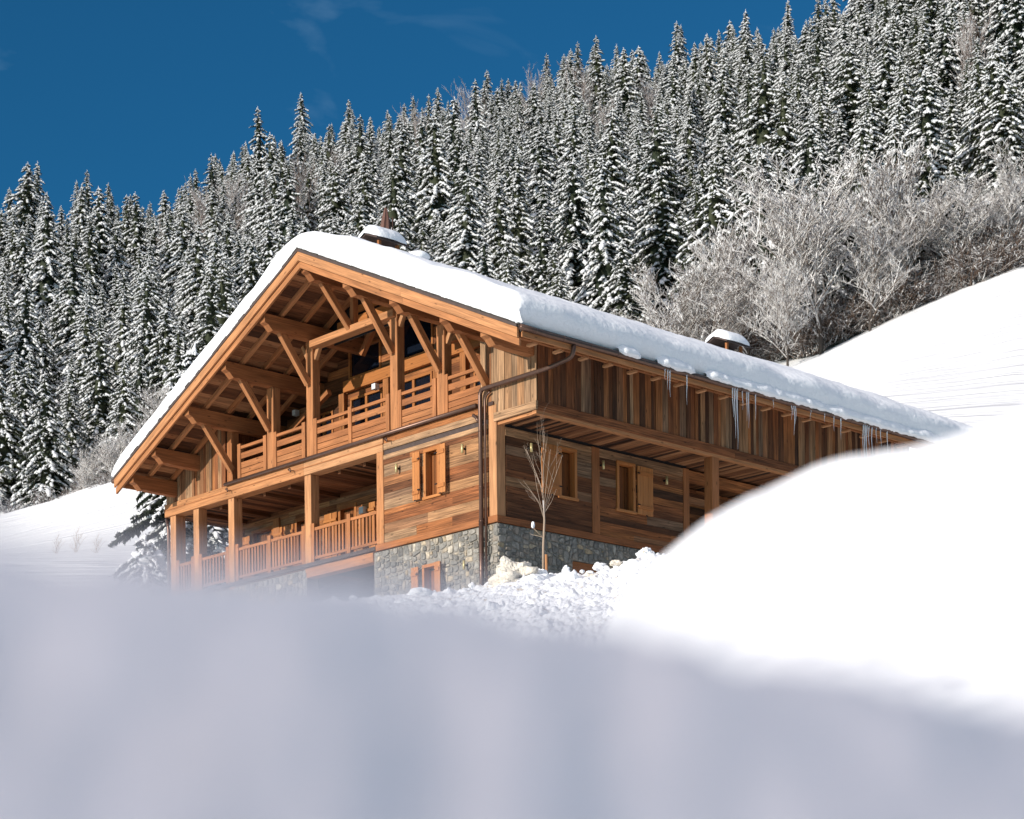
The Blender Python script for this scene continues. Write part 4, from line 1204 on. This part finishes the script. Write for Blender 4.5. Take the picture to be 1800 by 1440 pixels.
def spruce_meshes(idx, H, R, seed, snowy=1.0, step=.5, nbr=7, dens=1.0, fine=1.0):
    rg = np.random.default_rng(seed)
    fol, sn, tr = NB(), NB(), NB()
    h = .06 * H
    while h < H * .985:
        q = 1 - h / H
        rad = R * (q ** .78) * rg.uniform(.82, 1.1) + .12
        if h < .16 * H: rad *= .55 + 2.8 * (h / H)
        k = max(4, int(nbr * (.55 + .6 * q)))
        ph0 = rg.uniform(0, 6.28)
        for i in range(k):
            ph = ph0 + 6.283 * i / k + rg.normal(0, .22)
            if rg.random() < .10: continue
            L = rad * rg.uniform(.6, 1.25)
            bs = snowy * rg.uniform(.45, 1.35)
            o = np.array([math.cos(ph), math.sin(ph), 0.0]); sd_ = np.array([-o[1], o[0], 0.0])
            s1 = rg.uniform(-.05, .22) - .25 * q; s2 = rg.uniform(.35, .75)
            z0 = h + rg.uniform(-.15, .15)
            P = lambda t_: o * (L * t_) + np.array([0, 0, z0 + L * (s1 * t_ - s2 * t_ * t_ + .22 * max(0, t_ - .75))])
            # foliage fronds
            nt_ = max(5, int((6 + 4 * L) * dens))
            for j in range(nt_):
                t_ = .12 + .88 * (j + rg.random()) / nt_
                c = P(t_); sg = 1 if j % 2 else -1
                l = (.16 + .30 * L * (1.1 - t_) ** .7) * rg.uniform(.7, 1.2) * (fine if rg.random() < .8 else min(1, fine * 1.8))
                dd = o * rg.uniform(.35, .8) + sd_ * sg * rg.uniform(.4, .9) + np.array([0, 0, -rg.uniform(.25, .9)])
                dd /= np.linalg.norm(dd)
                w = np.cross(dd, np.array([0, 0, 1.0])); w /= np.linalg.norm(w) + 1e-9
                ww = l * rg.uniform(.16, .26)
                mid = c + dd * l * .5
                fol.add(np.array([c, mid + w * ww, c + dd * l, mid - w * ww + np.array([0, 0, -.04])]), np.array([[0, 1, 2], [0, 2, 3]]))
                # hanging blade below
                if j % 2 == 0:
                    ln = rg.uniform(.12, .3) * (.6 + .25 * L) * fine ** .5
                    fol.add(np.array([c + o * .12 * fine, c - o * .12 * fine, c + np.array([0, 0, -ln]) + sd_ * rg.uniform(-.08, .08)]), np.array([[0, 1, 2]]))
                if rg.random() < .66 * bs:
                    cc = c + dd * l * .45 + np.array([0, 0, .05])
                    lump(sn, cc, dd, l * rg.uniform(.38, .6), ww * rg.uniform(.6, 1.0) + .015, rg.uniform(.03, .06), rg)
            # snow along the branch back
            nl = 2 if L < .8 else 3 if L < 1.6 else 4
            for j in range(nl):
                if rg.random() > 1.0 * bs: continue
                t_ = .3 + .68 * (j + .5) / nl
                a, b_ = P(t_ - .08), P(t_ + .08)
                lump(sn, P(t_) + np.array([0, 0, .06]), b_ - a, (L * .42 / nl * rg.uniform(.9, 1.4) + .04) * fine ** .4, (.06 + .07 * L) * rg.uniform(.7, 1.2) * fine ** .4, (.05 + .035 * L) * fine ** .5, rg)
        h += step * rg.uniform(.8, 1.2) * (.6 + .5 * q) * (H / 17)
    # leader
    for j in range(5):
        lump(sn, np.array([rg.normal(0, .03), rg.normal(0, .03), H * (.955 + .012 * j)]), np.array([.1, 0, 1.0]), .16, .08 - .01 * j, .08 - .01 * j, rg)
    # dark inner core
    seg = 9; rings = 14; vv = []
    for i in range(rings + 1):
        t_ = i / rings; r = (R * .27 * (1 - t_) ** .8) * (.35 + 2.0 * min(t_, .33) ) * 1.0 + .02
        for j in range(seg):
            rr = r * rg.uniform(.6, 1.25); a = 6.283 * j / seg
            vv.append((rr * math.cos(a), rr * math.sin(a), .08 * H + t_ * H * .88 + rg.uniform(-.15, .15)))
    ff = []
    for i in range(rings):
        for j in range(seg):
            a, b_ = i * seg + j, i * seg + (j + 1) % seg; ff += [(a, b_, b_ + seg), (a, b_ + seg, a + seg)]
    fol.add(np.array(vv), np.array(ff))
    vv = []; ff = []
    for i in range(5):
        t_ = i / 4; r = (.019 * H) * (1 - t_ * .92)
        for j in range(6): vv.append((r * math.cos(j * 1.047), r * math.sin(j * 1.047), -1.5 + t_ * (H + 1.3)))
    for i in range(4):
        for j in range(6):
            a, b_ = i * 6 + j, i * 6 + (j + 1) % 6; ff += [(a, b_, b_ + 6), (a, b_ + 6, a + 6)]
    tr.add(np.array(vv), np.array(ff))
    return fol.mesh('foliage', M['needle']), sn.mesh('branch_snow', M['treesnow'], True), tr.mesh('trunk', M['bark'])

def bare_mesh(H, spread, seed, mat, levels=4, lean=0, upright=.5, trunk=None, kids=(5, 5, 4, 3), thin=1.0, tmat=None):
    rg = np.random.default_rng(seed); nb = NB(); tb = NB()
    def seg3(target, p, q, r0, r1, k=3):
        d = q - p; d = d / (np.linalg.norm(d) + 1e-9); x = np.cross(d, [.21, .13, 1.0]); x /= np.linalg.norm(x) + 1e-9; y = np.cross(d, x)
        v = []
        for (c, r) in ((p, r0), (q, r1)):
            for j in range(k):
                a = 6.283 * j / k; v.append(c + x * r * math.cos(a) + y * r * math.sin(a))
        f = []
        for j in range(k): f += [(j, (j + 1) % k, k + (j + 1) % k), (j, k + (j + 1) % k, k + j)]
        target.add(np.array(v), np.array(f))
    def grow(p, d, L, r, lv):
        n_ = 4 if lv < 2 else 3
        pts = [p]; dd = d.copy()
        for i in range(n_):
            dd = dd + rg.normal(0, .075, 3) + np.array([0, 0, .05 * upright]); dd /= np.linalg.norm(dd)
            pts.append(pts[-1] + dd * L / n_)
        for i in range(n_):
            seg3(tb if lv == 0 else nb, pts[i], pts[i + 1], r * (1 - .6 * i / n_), r * (1 - .6 * (i + 1) / n_), 6 if lv == 0 else 3)
        if lv >= levels: return
        k = kids[min(lv, len(kids) - 1)]
        for i in range(k):
            t_ = (.12 if lv == 0 else .2) + (.8 if lv else .88) * (i + rg.random()) / k
            t_ = min(t_, 1.0); j = min(int(t_ * n_), n_ - 1); q = pts[j] + (pts[j + 1] - pts[j]) * (t_ * n_ - j)
            a = rg.uniform(0, 6.283); sidev = np.array([math.cos(a), math.sin(a), 0])
            nd = dd * .85 + sidev * spread * rg.uniform(.6, 1.1) + np.array([0, 0, upright * rg.uniform(.3, 1)])
            nd /= np.linalg.norm(nd)
            grow(q, nd, L * rg.uniform(.42, .62) * (1.1 - .3 * t_ if lv == 0 else 1), max(r * .55, .031 * thin), lv + 1)
    grow(np.array([0, 0, -.4]), np.array([lean, 0, 1.0]), H * .8, H * .012 * thin + .015, 0)
    return nb.mesh('branches', mat), tb.mesh('trunk', tmat or mat)

def bush_mesh(R, H, n, seed, mat):
    rg = np.random.default_rng(seed); nb = NB()
    for i in range(n):
        a = rg.uniform(0, 6.283); e = rg.uniform(.35, 1.45)
        d = np.array([math.cos(a) * math.cos(e), math.sin(a) * math.cos(e), math.sin(e)])
        L = rg.uniform(.4, 1) * (R * abs(math.cos(e)) + H * math.sin(e))
        p = np.array([rg.normal(0, .25 * R), rg.normal(0, .25 * R), -.1]); r = .03 + .02 * rg.random()
        for k in range(4):
            q = p + d * L / 4
            x = np.cross(d, [.2, .1, 1.]); x /= np.linalg.norm(x) + 1e-9; y = np.cross(d, x); rr = r * (1 - .2 * k)
            v = [p + x * rr, p - x * rr * .5 + y * rr, p - x * rr * .5 - y * rr, q + x * rr * .8, q - x * rr * .4 + y * rr * .8, q - x * rr * .4 - y * rr * .8]
            nb.add(np.array(v), np.array([(0, 1, 4), (0, 4, 3), (1, 2, 5), (1, 5, 4), (2, 0, 3), (2, 3, 5)]))
            if k > 0:
                for _ in range(3):
                    s_ = d + rg.normal(0, .6, 3); s_ /= np.linalg.norm(s_); e_ = q + s_ * L * rg.uniform(.1, .28); w_ = .026
                    z_ = np.array([0, 0, w_ * 1.2]); xx = np.array([w_, w_, 0])
                    nb.add(np.array([q - xx, q + xx, q + z_, e_ - xx * .5, e_ + xx * .5, e_ + z_ * .6]), np.array([(0, 1, 4), (0, 4, 3), (1, 2, 5), (1, 5, 4), (2, 0, 3), (2, 3, 5)]))
            p = q; d = d + rg.normal(0, .16, 3) - np.array([0, 0, .10]); d /= np.linalg.norm(d)
    return nb.mesh('twigs', mat)

# ------------------------------------------------------------------ spruces
VAR = [spruce_meshes(0, 15.5, 4.0, 11, .85), spruce_meshes(1, 18, 4.7, 12, .95), spruce_meshes(2, 13.5, 4.3, 13, .6), spruce_meshes(3, 17, 3.5, 14, .85), spruce_meshes(4, 15, 4.9, 15, .75), spruce_meshes(5, 18.5, 4.1, 16, .5)]
VH = [15.5, 18, 13.5, 17, 15, 18.5]
rt = random.Random(21)
cand = []
def poisson(n, Dmin, Dmax, key):
    grid = {}
    out = []
    for _ in range(n):
        x = rt.uniform(-160, 1960)
        u = rt.random(); D = math.sqrt(Dmin ** 2 + u * (Dmax ** 2 - Dmin ** 2))
        df, ds = lerpk(x, XK, DF), lerpk(x, XK, DS)
        off = 2 if x < 950 else 4 + rt.uniform(0, 5)
        if D < df + off or D > ds + 6: continue
        X = (x - CX) / F_PX * D; md = max(3.9, 5.2 + 1.0 * (D - 180) / 300 + 2.2 * noise.noise(Vector((X * .045, D * .045, 4))))
        gx, gy = int(X // 4), int(D // 4)
        ok = True
        for i in range(gx - 2, gx + 3):
            for j in range(gy - 2, gy + 3):
                for (qx, qy) in grid.get((i, j), ()):
                    if (qx - X) ** 2 + (qy - D) ** 2 < md * md: ok = False; break
                if not ok: break
            if not ok: break
        if not ok: continue
        grid.setdefault((gx, gy), []).append((X, D)); out.append((x, D, X))
    return out
pts = poisson(16000, 155, 525, 0)
# place height & screen data
trees = []
for (x, D, X) in pts:
    v = rt.randrange(6); s = min(1.45, max(.5, rt.gauss(.92, .19))) * (1.0 if D > 230 else rt.uniform(.82, 1.0))
    if rt.random() < .12: s *= .7
    if 560 < x < 1000 and D > 330: s *= .9
    z = ground_z(X, D) - .3
    H = VH[v] * s
    trees.append(dict(x=x, D=D, X=X, z=z, v=v, s=s, H=H, px=H / D, top=CY - F_PX * (z + H) / D, bot=CY - F_PX * z / D))
def roof_line(x):
    return float(np.interp(x, [205, 528, 915, 1700, 1800], [850, 405, 503, 735, 700]))
# drop trees whose tops hide behind the roof; rank the others by apparent size
vis = [t_ for t_ in trees if -40 < t_['x'] < 1840 and t_['top'] < (roof_line(t_['x']) - 12 if 205 < t_['x'] < 1790 else 900) and t_['bot'] > -5]
vis.sort(key=lambda t_: -t_['px'])
keep, rest = vis[:300], vis[300:]
keep_ids = {id(t_) for t_ in keep}
others = rest + [t_ for t_ in trees if id(t_) not in {id(q) for q in vis} and (t_['x'] <= -40 or t_['x'] >= 1840)]
ORD = ['first', 'second', 'third', 'fourth', 'fifth', 'sixth', 'seventh', 'eighth', 'ninth', 'tenth', 'eleventh', 'twelfth', 'thirteenth', 'fourteenth', 'fifteenth', 'sixteenth']
LOOK = ['slender', 'tall', 'short', 'narrow', 'broad', 'towering']
def zone(t_):
    x, y = t_['x'], t_['top']
    if x < 250: c = 'at the left photo edge'
    elif x < 520: c = 'over the left roof slope'
    elif x < 760: c = 'around the front chimney'
    elif x < 1000: c = 'above the right roof slope'
    elif x < 1250: c = 'above the icicles'
    elif x < 1450: c = 'above the rear chimney'
    elif x < 1650: c = 'above the frosted bare trees'
    else: c = 'at the right photo edge'
    return c
zones = {}
for t_ in keep: zones.setdefault(zone(t_), []).append(t_)
for c, ts in zones.items():
    ts.sort(key=lambda t_: t_['top'])
    nrow = max(1, math.ceil(len(ts) / 12))
    per = math.ceil(len(ts) / nrow)
    names = {1: ['only'], 2: ['upper', 'lower'], 3: ['upper', 'middle', 'lower'], 4: ['top', 'second', 'third', 'lowest'], 5: ['top', 'second', 'middle', 'fourth', 'lowest'], 6: ['top', 'second', 'third', 'fourth', 'fifth', 'lowest']}
    for r in range(nrow):
        row = sorted(ts[r * per:(r + 1) * per], key=lambda t_: t_['x'])
        rn = names.get(nrow, ['top'] + ORD[1:nrow - 1] + ['lowest'])[r]
        for i, t_ in enumerate(row):
            sz = LOOK[t_['v']]
            t_['label'] = f"{sz} spruce, {ORD[i]} from left in {rn} rank {c}"
protos = {}
for t_ in keep:
    root = bpy.data.objects.new('spruce_tree', None); COL.objects.link(root)
    root.location = (t_['X'], t_['D'], t_['z']); root.rotation_euler = (rt.gauss(0, .025), rt.gauss(0, .025), rt.uniform(0, 6.283)); root.scale = (t_['s'] * rt.uniform(.92, 1.1),) * 2 + (t_['s'],)
    root['label'] = t_['label']; root['category'] = 'spruce'; root['group'] = 'snow-covered spruces on the hillside'
    for me in VAR[t_['v']]:
        if me.name.split('.')[0] not in ('trunk', 'foliage', 'branch_snow'): pass
        o = bpy.data.objects.new(me.name.split('.')[0], me); COL.objects.link(o); o.parent = root
        protos.setdefault((t_['v'], me.name.split('.')[0]), o)

def scatter(name, recs, proto_lists, label, category=None):
    """one 'stuff' object: instances of existing part meshes on points. recs: (x,y,z,variant,scale,rot)"""
    me = bpy.data.meshes.new(name); me.from_pydata([r[:3] for r in recs], [], [])
    for nm, tp, idx in (('var', 'INT', 3), ('scl', 'FLOAT', 4), ('rot', 'FLOAT', 5)):
        at_ = me.attributes.new(nm, tp, 'POINT'); at_.data.foreach_set('value', [r[idx] for r in recs])
    o = bpy.data.objects.new(name, me); COL.objects.link(o)
    ng = bpy.data.node_groups.new(name, 'GeometryNodeTree')
    ng.interface.new_socket('Geometry', in_out='INPUT', socket_type='NodeSocketGeometry'); ng.interface.new_socket('Geometry', in_out='OUTPUT', socket_type='NodeSocketGeometry')
    gi = ng.nodes.new('NodeGroupInput'); go = ng.nodes.new('NodeGroupOutput'); jn = ng.nodes.new('GeometryNodeJoinGeometry')
    def attr(nm, tp):
        a = ng.nodes.new('GeometryNodeInputNamedAttribute'); a.data_type = tp; a.inputs['Name'].default_value = nm; return a.outputs['Attribute']
    va, sc, ro = attr('var', 'INT'), attr('scl', 'FLOAT'), attr('rot', 'FLOAT')
    cb_ = ng.nodes.new('ShaderNodeCombineXYZ'); ng.links.new(ro, cb_.inputs['Z'])
    e2r = ng.nodes.new('FunctionNodeEulerToRotation'); ng.links.new(cb_.outputs[0], e2r.inputs[0])
    for k, objs in enumerate(proto_lists):
        cmp_ = ng.nodes.new('FunctionNodeCompare'); cmp_.data_type = 'INT'; cmp_.operation = 'EQUAL'
        ins = [s_ for s_ in cmp_.inputs if s_.enabled]
        ng.links.new(va, ins[0]); ins[1].default_value = k
        for ob in objs:
            oi = ng.nodes.new('GeometryNodeObjectInfo'); oi.inputs['Object'].default_value = ob; oi.transform_space = 'ORIGINAL'; oi.inputs['As Instance'].default_value = True
            ip = ng.nodes.new('GeometryNodeInstanceOnPoints')
            ng.links.new(gi.outputs[0], ip.inputs['Points']); ng.links.new(cmp_.outputs[0], ip.inputs['Selection']); ng.links.new(oi.outputs['Geometry'], ip.inputs['Instance'])
            ng.links.new(e2r.outputs[0], ip.inputs['Rotation']); ng.links.new(sc, ip.inputs['Scale'])
            ng.links.new(ip.outputs[0], jn.inputs[0])
    ng.links.new(jn.outputs[0], go.inputs[0])
    md = o.modifiers.new('scatter', 'NODES'); md.node_group = ng
    tag(o, label, category, kind='stuff')
    return o
scatter('distant_spruce_forest', [(t_['X'], t_['D'], t_['z'], t_['v'], t_['s'], rt.uniform(0, 6.283)) for t_ in others],
        [[protos[(k, 'foliage')], protos[(k, 'branch_snow')]] for k in range(6)], 'far snow-covered spruce forest filling the upper hillside')

# ------------------------------------------------------------------ bare deciduous trees and undergrowth
BV = [bare_mesh(12, 1.0, 31, M['frost'], upright=.5, kids=(15, 8, 6, 3), tmat=M['wetbark']), bare_mesh(11, .85, 32, M['frost'], upright=.65, kids=(14, 8, 6, 3), tmat=M['wetbark']), bare_mesh(10, 1.15, 33, M['frost'], upright=.35, kids=(14, 8, 6, 3), tmat=M['wetbark']),
      bare_mesh(15, .5, 34, M['frostlight'], upright=.25, kids=(14, 5, 4, 3)), bare_mesh(14, .45, 35, M['frostlight'], upright=.3, kids=(14, 5, 4, 3))]
def bare(x, D, s, k, label, name='bare_tree', dz=0, group='frosted bare trees at the forest edge'):
    X = (x - CX) / F_PX * D
    root = thing(name, label, 'bare tree', (X, D, ground_z(X, D) - .2 + dz), group)
    wd = 1.25 if name == 'bare_tree' else .9
    root.scale = (s * wd, s * wd, s); root.rotation_euler = (0, 0, rt.uniform(0, 6.28))
    for me in BV[k]:
        o = bpy.data.objects.new(me.name.split('.')[0], me); COL.objects.link(o); o.parent = root
EDGE = [(1455, 158, 1.25, 0, 'largest frosted bare tree, wide fan of white branches right of the rear chimney'),
        (1250, 160, .98, 2, 'frosted bare tree with a dark leaning trunk above the rear chimney'),
        (1330, 163, 1.05, 1, 'frosted bare tree just right of the rear chimney, left of the largest one'),
        (1620, 160, 1.12, 1, 'tall frosted bare tree with bare upright trunk, above the snowy slope'),
        (1700, 160, .9, 2, 'frosted bare tree with low spreading boughs near the right edge'),
        (1180, 160, .8, 0, 'low rounded frosted bare tree above the icicles'),
        (1105, 165, .72, 2, 'small frosted bare tree above the right roof slope'),
        (1540, 157, .82, 0, 'middling frosted bare tree between the largest one and the tall one'),
        (1780, 160, .72, 0, 'frosted bare tree cut by the right edge of the photo'),
        (1395, 155, .7, 1, 'slim frosted bare tree at the foot of the snowy slope'),
        (255, 182, .75, 2, 'frosted bare tree with arching boughs left of the left roof edge'),
        (215, 183, .6, 0, 'small frosted bare tree low beside the left eave'),
        (160, 186, .5, 1, 'thin frosted bare tree on the left forest edge, farthest left'),
        (300, 184, .8, 0, 'frosted bare tree partly hidden behind the left roof slope')]
for (x, D, s, k, lb) in EDGE: bare(x, D, s * (.86 if x > 900 else .7), k, lb)
LAR = [(545, 330), (505, 352), (590, 350), (420, 345), (365, 335), (290, 325), (740, 385), (840, 415), (960, 425), (1090, 345), (1160, 370), (535, 300), (1035, 405), (1728, 222)]
for i, (x, D) in enumerate(sorted(LAR)):
    bare(x, D, rt.uniform(.85, 1.15), 3 + i % 2, f"leafless reddish larch among the spruces, {(ORD + ['seventeenth', 'eighteenth', 'nineteenth', 'twentieth', 'twenty-first', 'twenty-second', 'twenty-third'])[i]} larch from the left", 'larch_tree', group='leafless larches among the spruces')
# undergrowth thickets: one object nobody could count
bushp = []
for k, (R, H, n_) in enumerate(((1.6, 2.2, 70), (2.0, 1.7, 80), (1.2, 2.6, 60))):
    me = bush_mesh(R, H, n_, 50 + k, M['brush'])
    bushp.append(me)
recs = []
def add_bush(x, D, s): 
    X = (x - CX) / F_PX * D; recs.append((X, D, ground_z(X, D) - .1, rt.randrange(3), s, rt.uniform(0, 6.28)))
for i in range(420):
    x = rt.uniform(980, 1850); df = lerpk(x, XK, DF); add_bush(x, df + abs(rt.gauss(0, 4.5)), rt.uniform(.55, 1.35))
for i in range(50):
    x = rt.uniform(1120, 1420); df = lerpk(x, XK, DF); add_bush(x, df + rt.uniform(4, 34), rt.uniform(.7, 1.5))
for i in range(60):
    x = rt.uniform(120, 330); df = lerpk(x, XK, DF); add_bush(x, df + rt.uniform(-1.5, 5) + (0 if x > 140 else 0), rt.uniform(.35, .9) * (1.1 if x > 150 else .7))
edge_bush = []
for (x, D, s, lb) in ((92, 176, .9, 'tawny frosted bush at the left forest edge, lying out on the open snow'), (152, 168, .38, 'tiny frosted bush standing alone on the open snow at left'),
                      (30, 180, .8, 'frosted bush at the far left edge under the spruces'), (205, 181, .9, 'snow-laden bush just below the left eave')):
    X = (x - CX) / F_PX * D; root = thing('frosted_bush', lb, 'bush', (X, D, ground_z(X, D) - .1), 'frosted bushes on the meadow edge'); root.scale = (s, s, s)
    o = bpy.data.objects.new('twigs', bushp[len(edge_bush) % 3]); COL.objects.link(o); o.parent = root; edge_bush.append(o)
scatter('undergrowth_thicket', recs, [[edge_bush[0]], [edge_bush[1]], [edge_bush[2]]], 'frosted undergrowth thicket along the foot of the forest')

# thin saplings on the left meadow near the house
SM = bare_mesh(2.2, .8, 61, M['sapling'], levels=3, upright=.7, kids=(8, 5, 3), thin=.16)
for (x, y, D, s, lb) in ((108, 975, 84, .45, 'thin leafless shrub poking from the meadow snow, left one of three'), (143, 975, 84, .55, 'thin leafless shrub poking from the meadow snow, middle and tallest of three'), (178, 985, 82, .45, 'thin leafless shrub poking from the meadow snow, nearest the spruce')):
    X = (x - CX) / F_PX * D
    root = thing('meadow_shrub', lb, 'shrub', (X, D, ground_z(X, D) - .1), 'thin shrubs on the meadow'); root.scale = (s, s, s)
    for me in SM:
        o = bpy.data.objects.new(me.name.split('.')[0], me); COL.objects.link(o); o.parent = root

# spruce beside the left end of the chalet, darker and closer
near = spruce_meshes(9, 9.0, 3.4, 77, .42, step=.5, nbr=13, dens=9.0, fine=.42)
X = (352 - CX) / F_PX * 68
root = thing('spruce_tree', 'near dark green spruce with heavy snow pads showing behind the left porch posts', 'spruce', (X, 68, ground_z(X, 68) - .1)); root.scale = (1, 1, 1)
for me in near:
    o = bpy.data.objects.new(me.name.split('.')[0], me); COL.objects.link(o); o.parent = root
# snow-covered small conifer low at left
near2 = spruce_meshes(10, 3.4, 1.6, 79, .8, step=1.5, nbr=12, dens=8.0, fine=.5)
X = (262 - CX) / F_PX * 64
root = thing('spruce_tree', 'small spruce almost buried in snow below the left eave', 'spruce', (X, 64, ground_z(X, 64) - .3))
for me in near2:
    o = bpy.data.objects.new(me.name.split('.')[0], me); COL.objects.link(o); o.parent = root
mb = MB(); blob(mb, Vector((.1, .2, 2.7)), .5, 1.0, 1, .8, 31, .6, 24, 16); blob(mb, Vector((.6, .3, 1.5)), .5, 1.0, 1, .8, 33, .6, 24, 16)
mb.build('snow_cap', M['snow'], root, smooth=True)

# ------------------------------------------------------------------ young tree and stake by the corner
def W(x, y, D): return ray(x, y) * D
yb = W(955, 1012, 47.6)
yt = thing('young_tree', 'leafless young tree with pale trunk in front of the stone corner', 'young tree', yb)
trk = MB(); P0 = Vector((0, 0, -.4))
tp = [P0, W(955, 960, 47.6) - yb, W(957, 915, 47.6) - yb, W(955, 880, 47.6) - yb]
trk.tube(tp, [.034, .029, .024, .016], 8); trk.build('trunk', M['sapling'], yt, smooth=True)
ry = random.Random(3)
bm_ = MB()
def twig(p, q, r0, depth):
    mid = (p + q) / 2 + Vector((ry.gauss(0, .03), ry.gauss(0, .03), ry.gauss(0, .02)))
    bm_.tube([p, mid, q], [r0, r0 * .75, r0 * .45], 5, caps=False)
    if depth > 0:
        for _ in range(ry.choice((1, 2, 2))):
            s0 = p.lerp(q, ry.uniform(.3, .9)); L = (q - p).length * ry.uniform(.3, .55)
            d = (q - p).normalized() + Vector((ry.gauss(0, .35), ry.gauss(0, .35), ry.uniform(.0, .5))); d.normalize()
            twig(s0, s0 + d * L, r0 * .5, depth - 1)
starts = [(957, 915), (955, 905), (955, 880), (956, 895), (955, 865), (957, 900), (954, 870)]
ends = [(935, 800), (975, 820), (956, 750), (920, 845), (946, 775), (989, 800), (962, 770), (930, 860), (978, 860), (940, 830), (968, 790), (925, 790)]
for i, (ex, ey) in enumerate(ends):
    sx, sy = starts[i % len(starts)]
    twig(W(sx, sy, 47.6) - yb, W(ex, ey, 47.6 + ry.uniform(-.35, .35)) - yb, .0065, 3)
twig(W(955, 945, 47.6) - yb, W(938, 928, 47.5) - yb, .010, 1); twig(W(955, 945, 47.6) - yb, W(934, 940, 47.7) - yb, .008, 1)
bm_.build('branches', M['sapling'], yt)
mb = MB(); blob(mb, W(937, 923, 47.5) - yb, .055, .8, 1, 1.5, 2, .2); mb.build('snow_tuft', M['snow'], yt, smooth=True)
sk = MB(); p = W(961, 1012, 47.45)
sk.tube([Vector((0, 0, -.4)), W(960, 975, 47.45) - p], .032, 10, tone=.8)
so = sk.build('wooden_stake', M['beam'], smooth=True); so.location = p; tag(so, 'short pale wooden stake beside the young tree', 'stake')
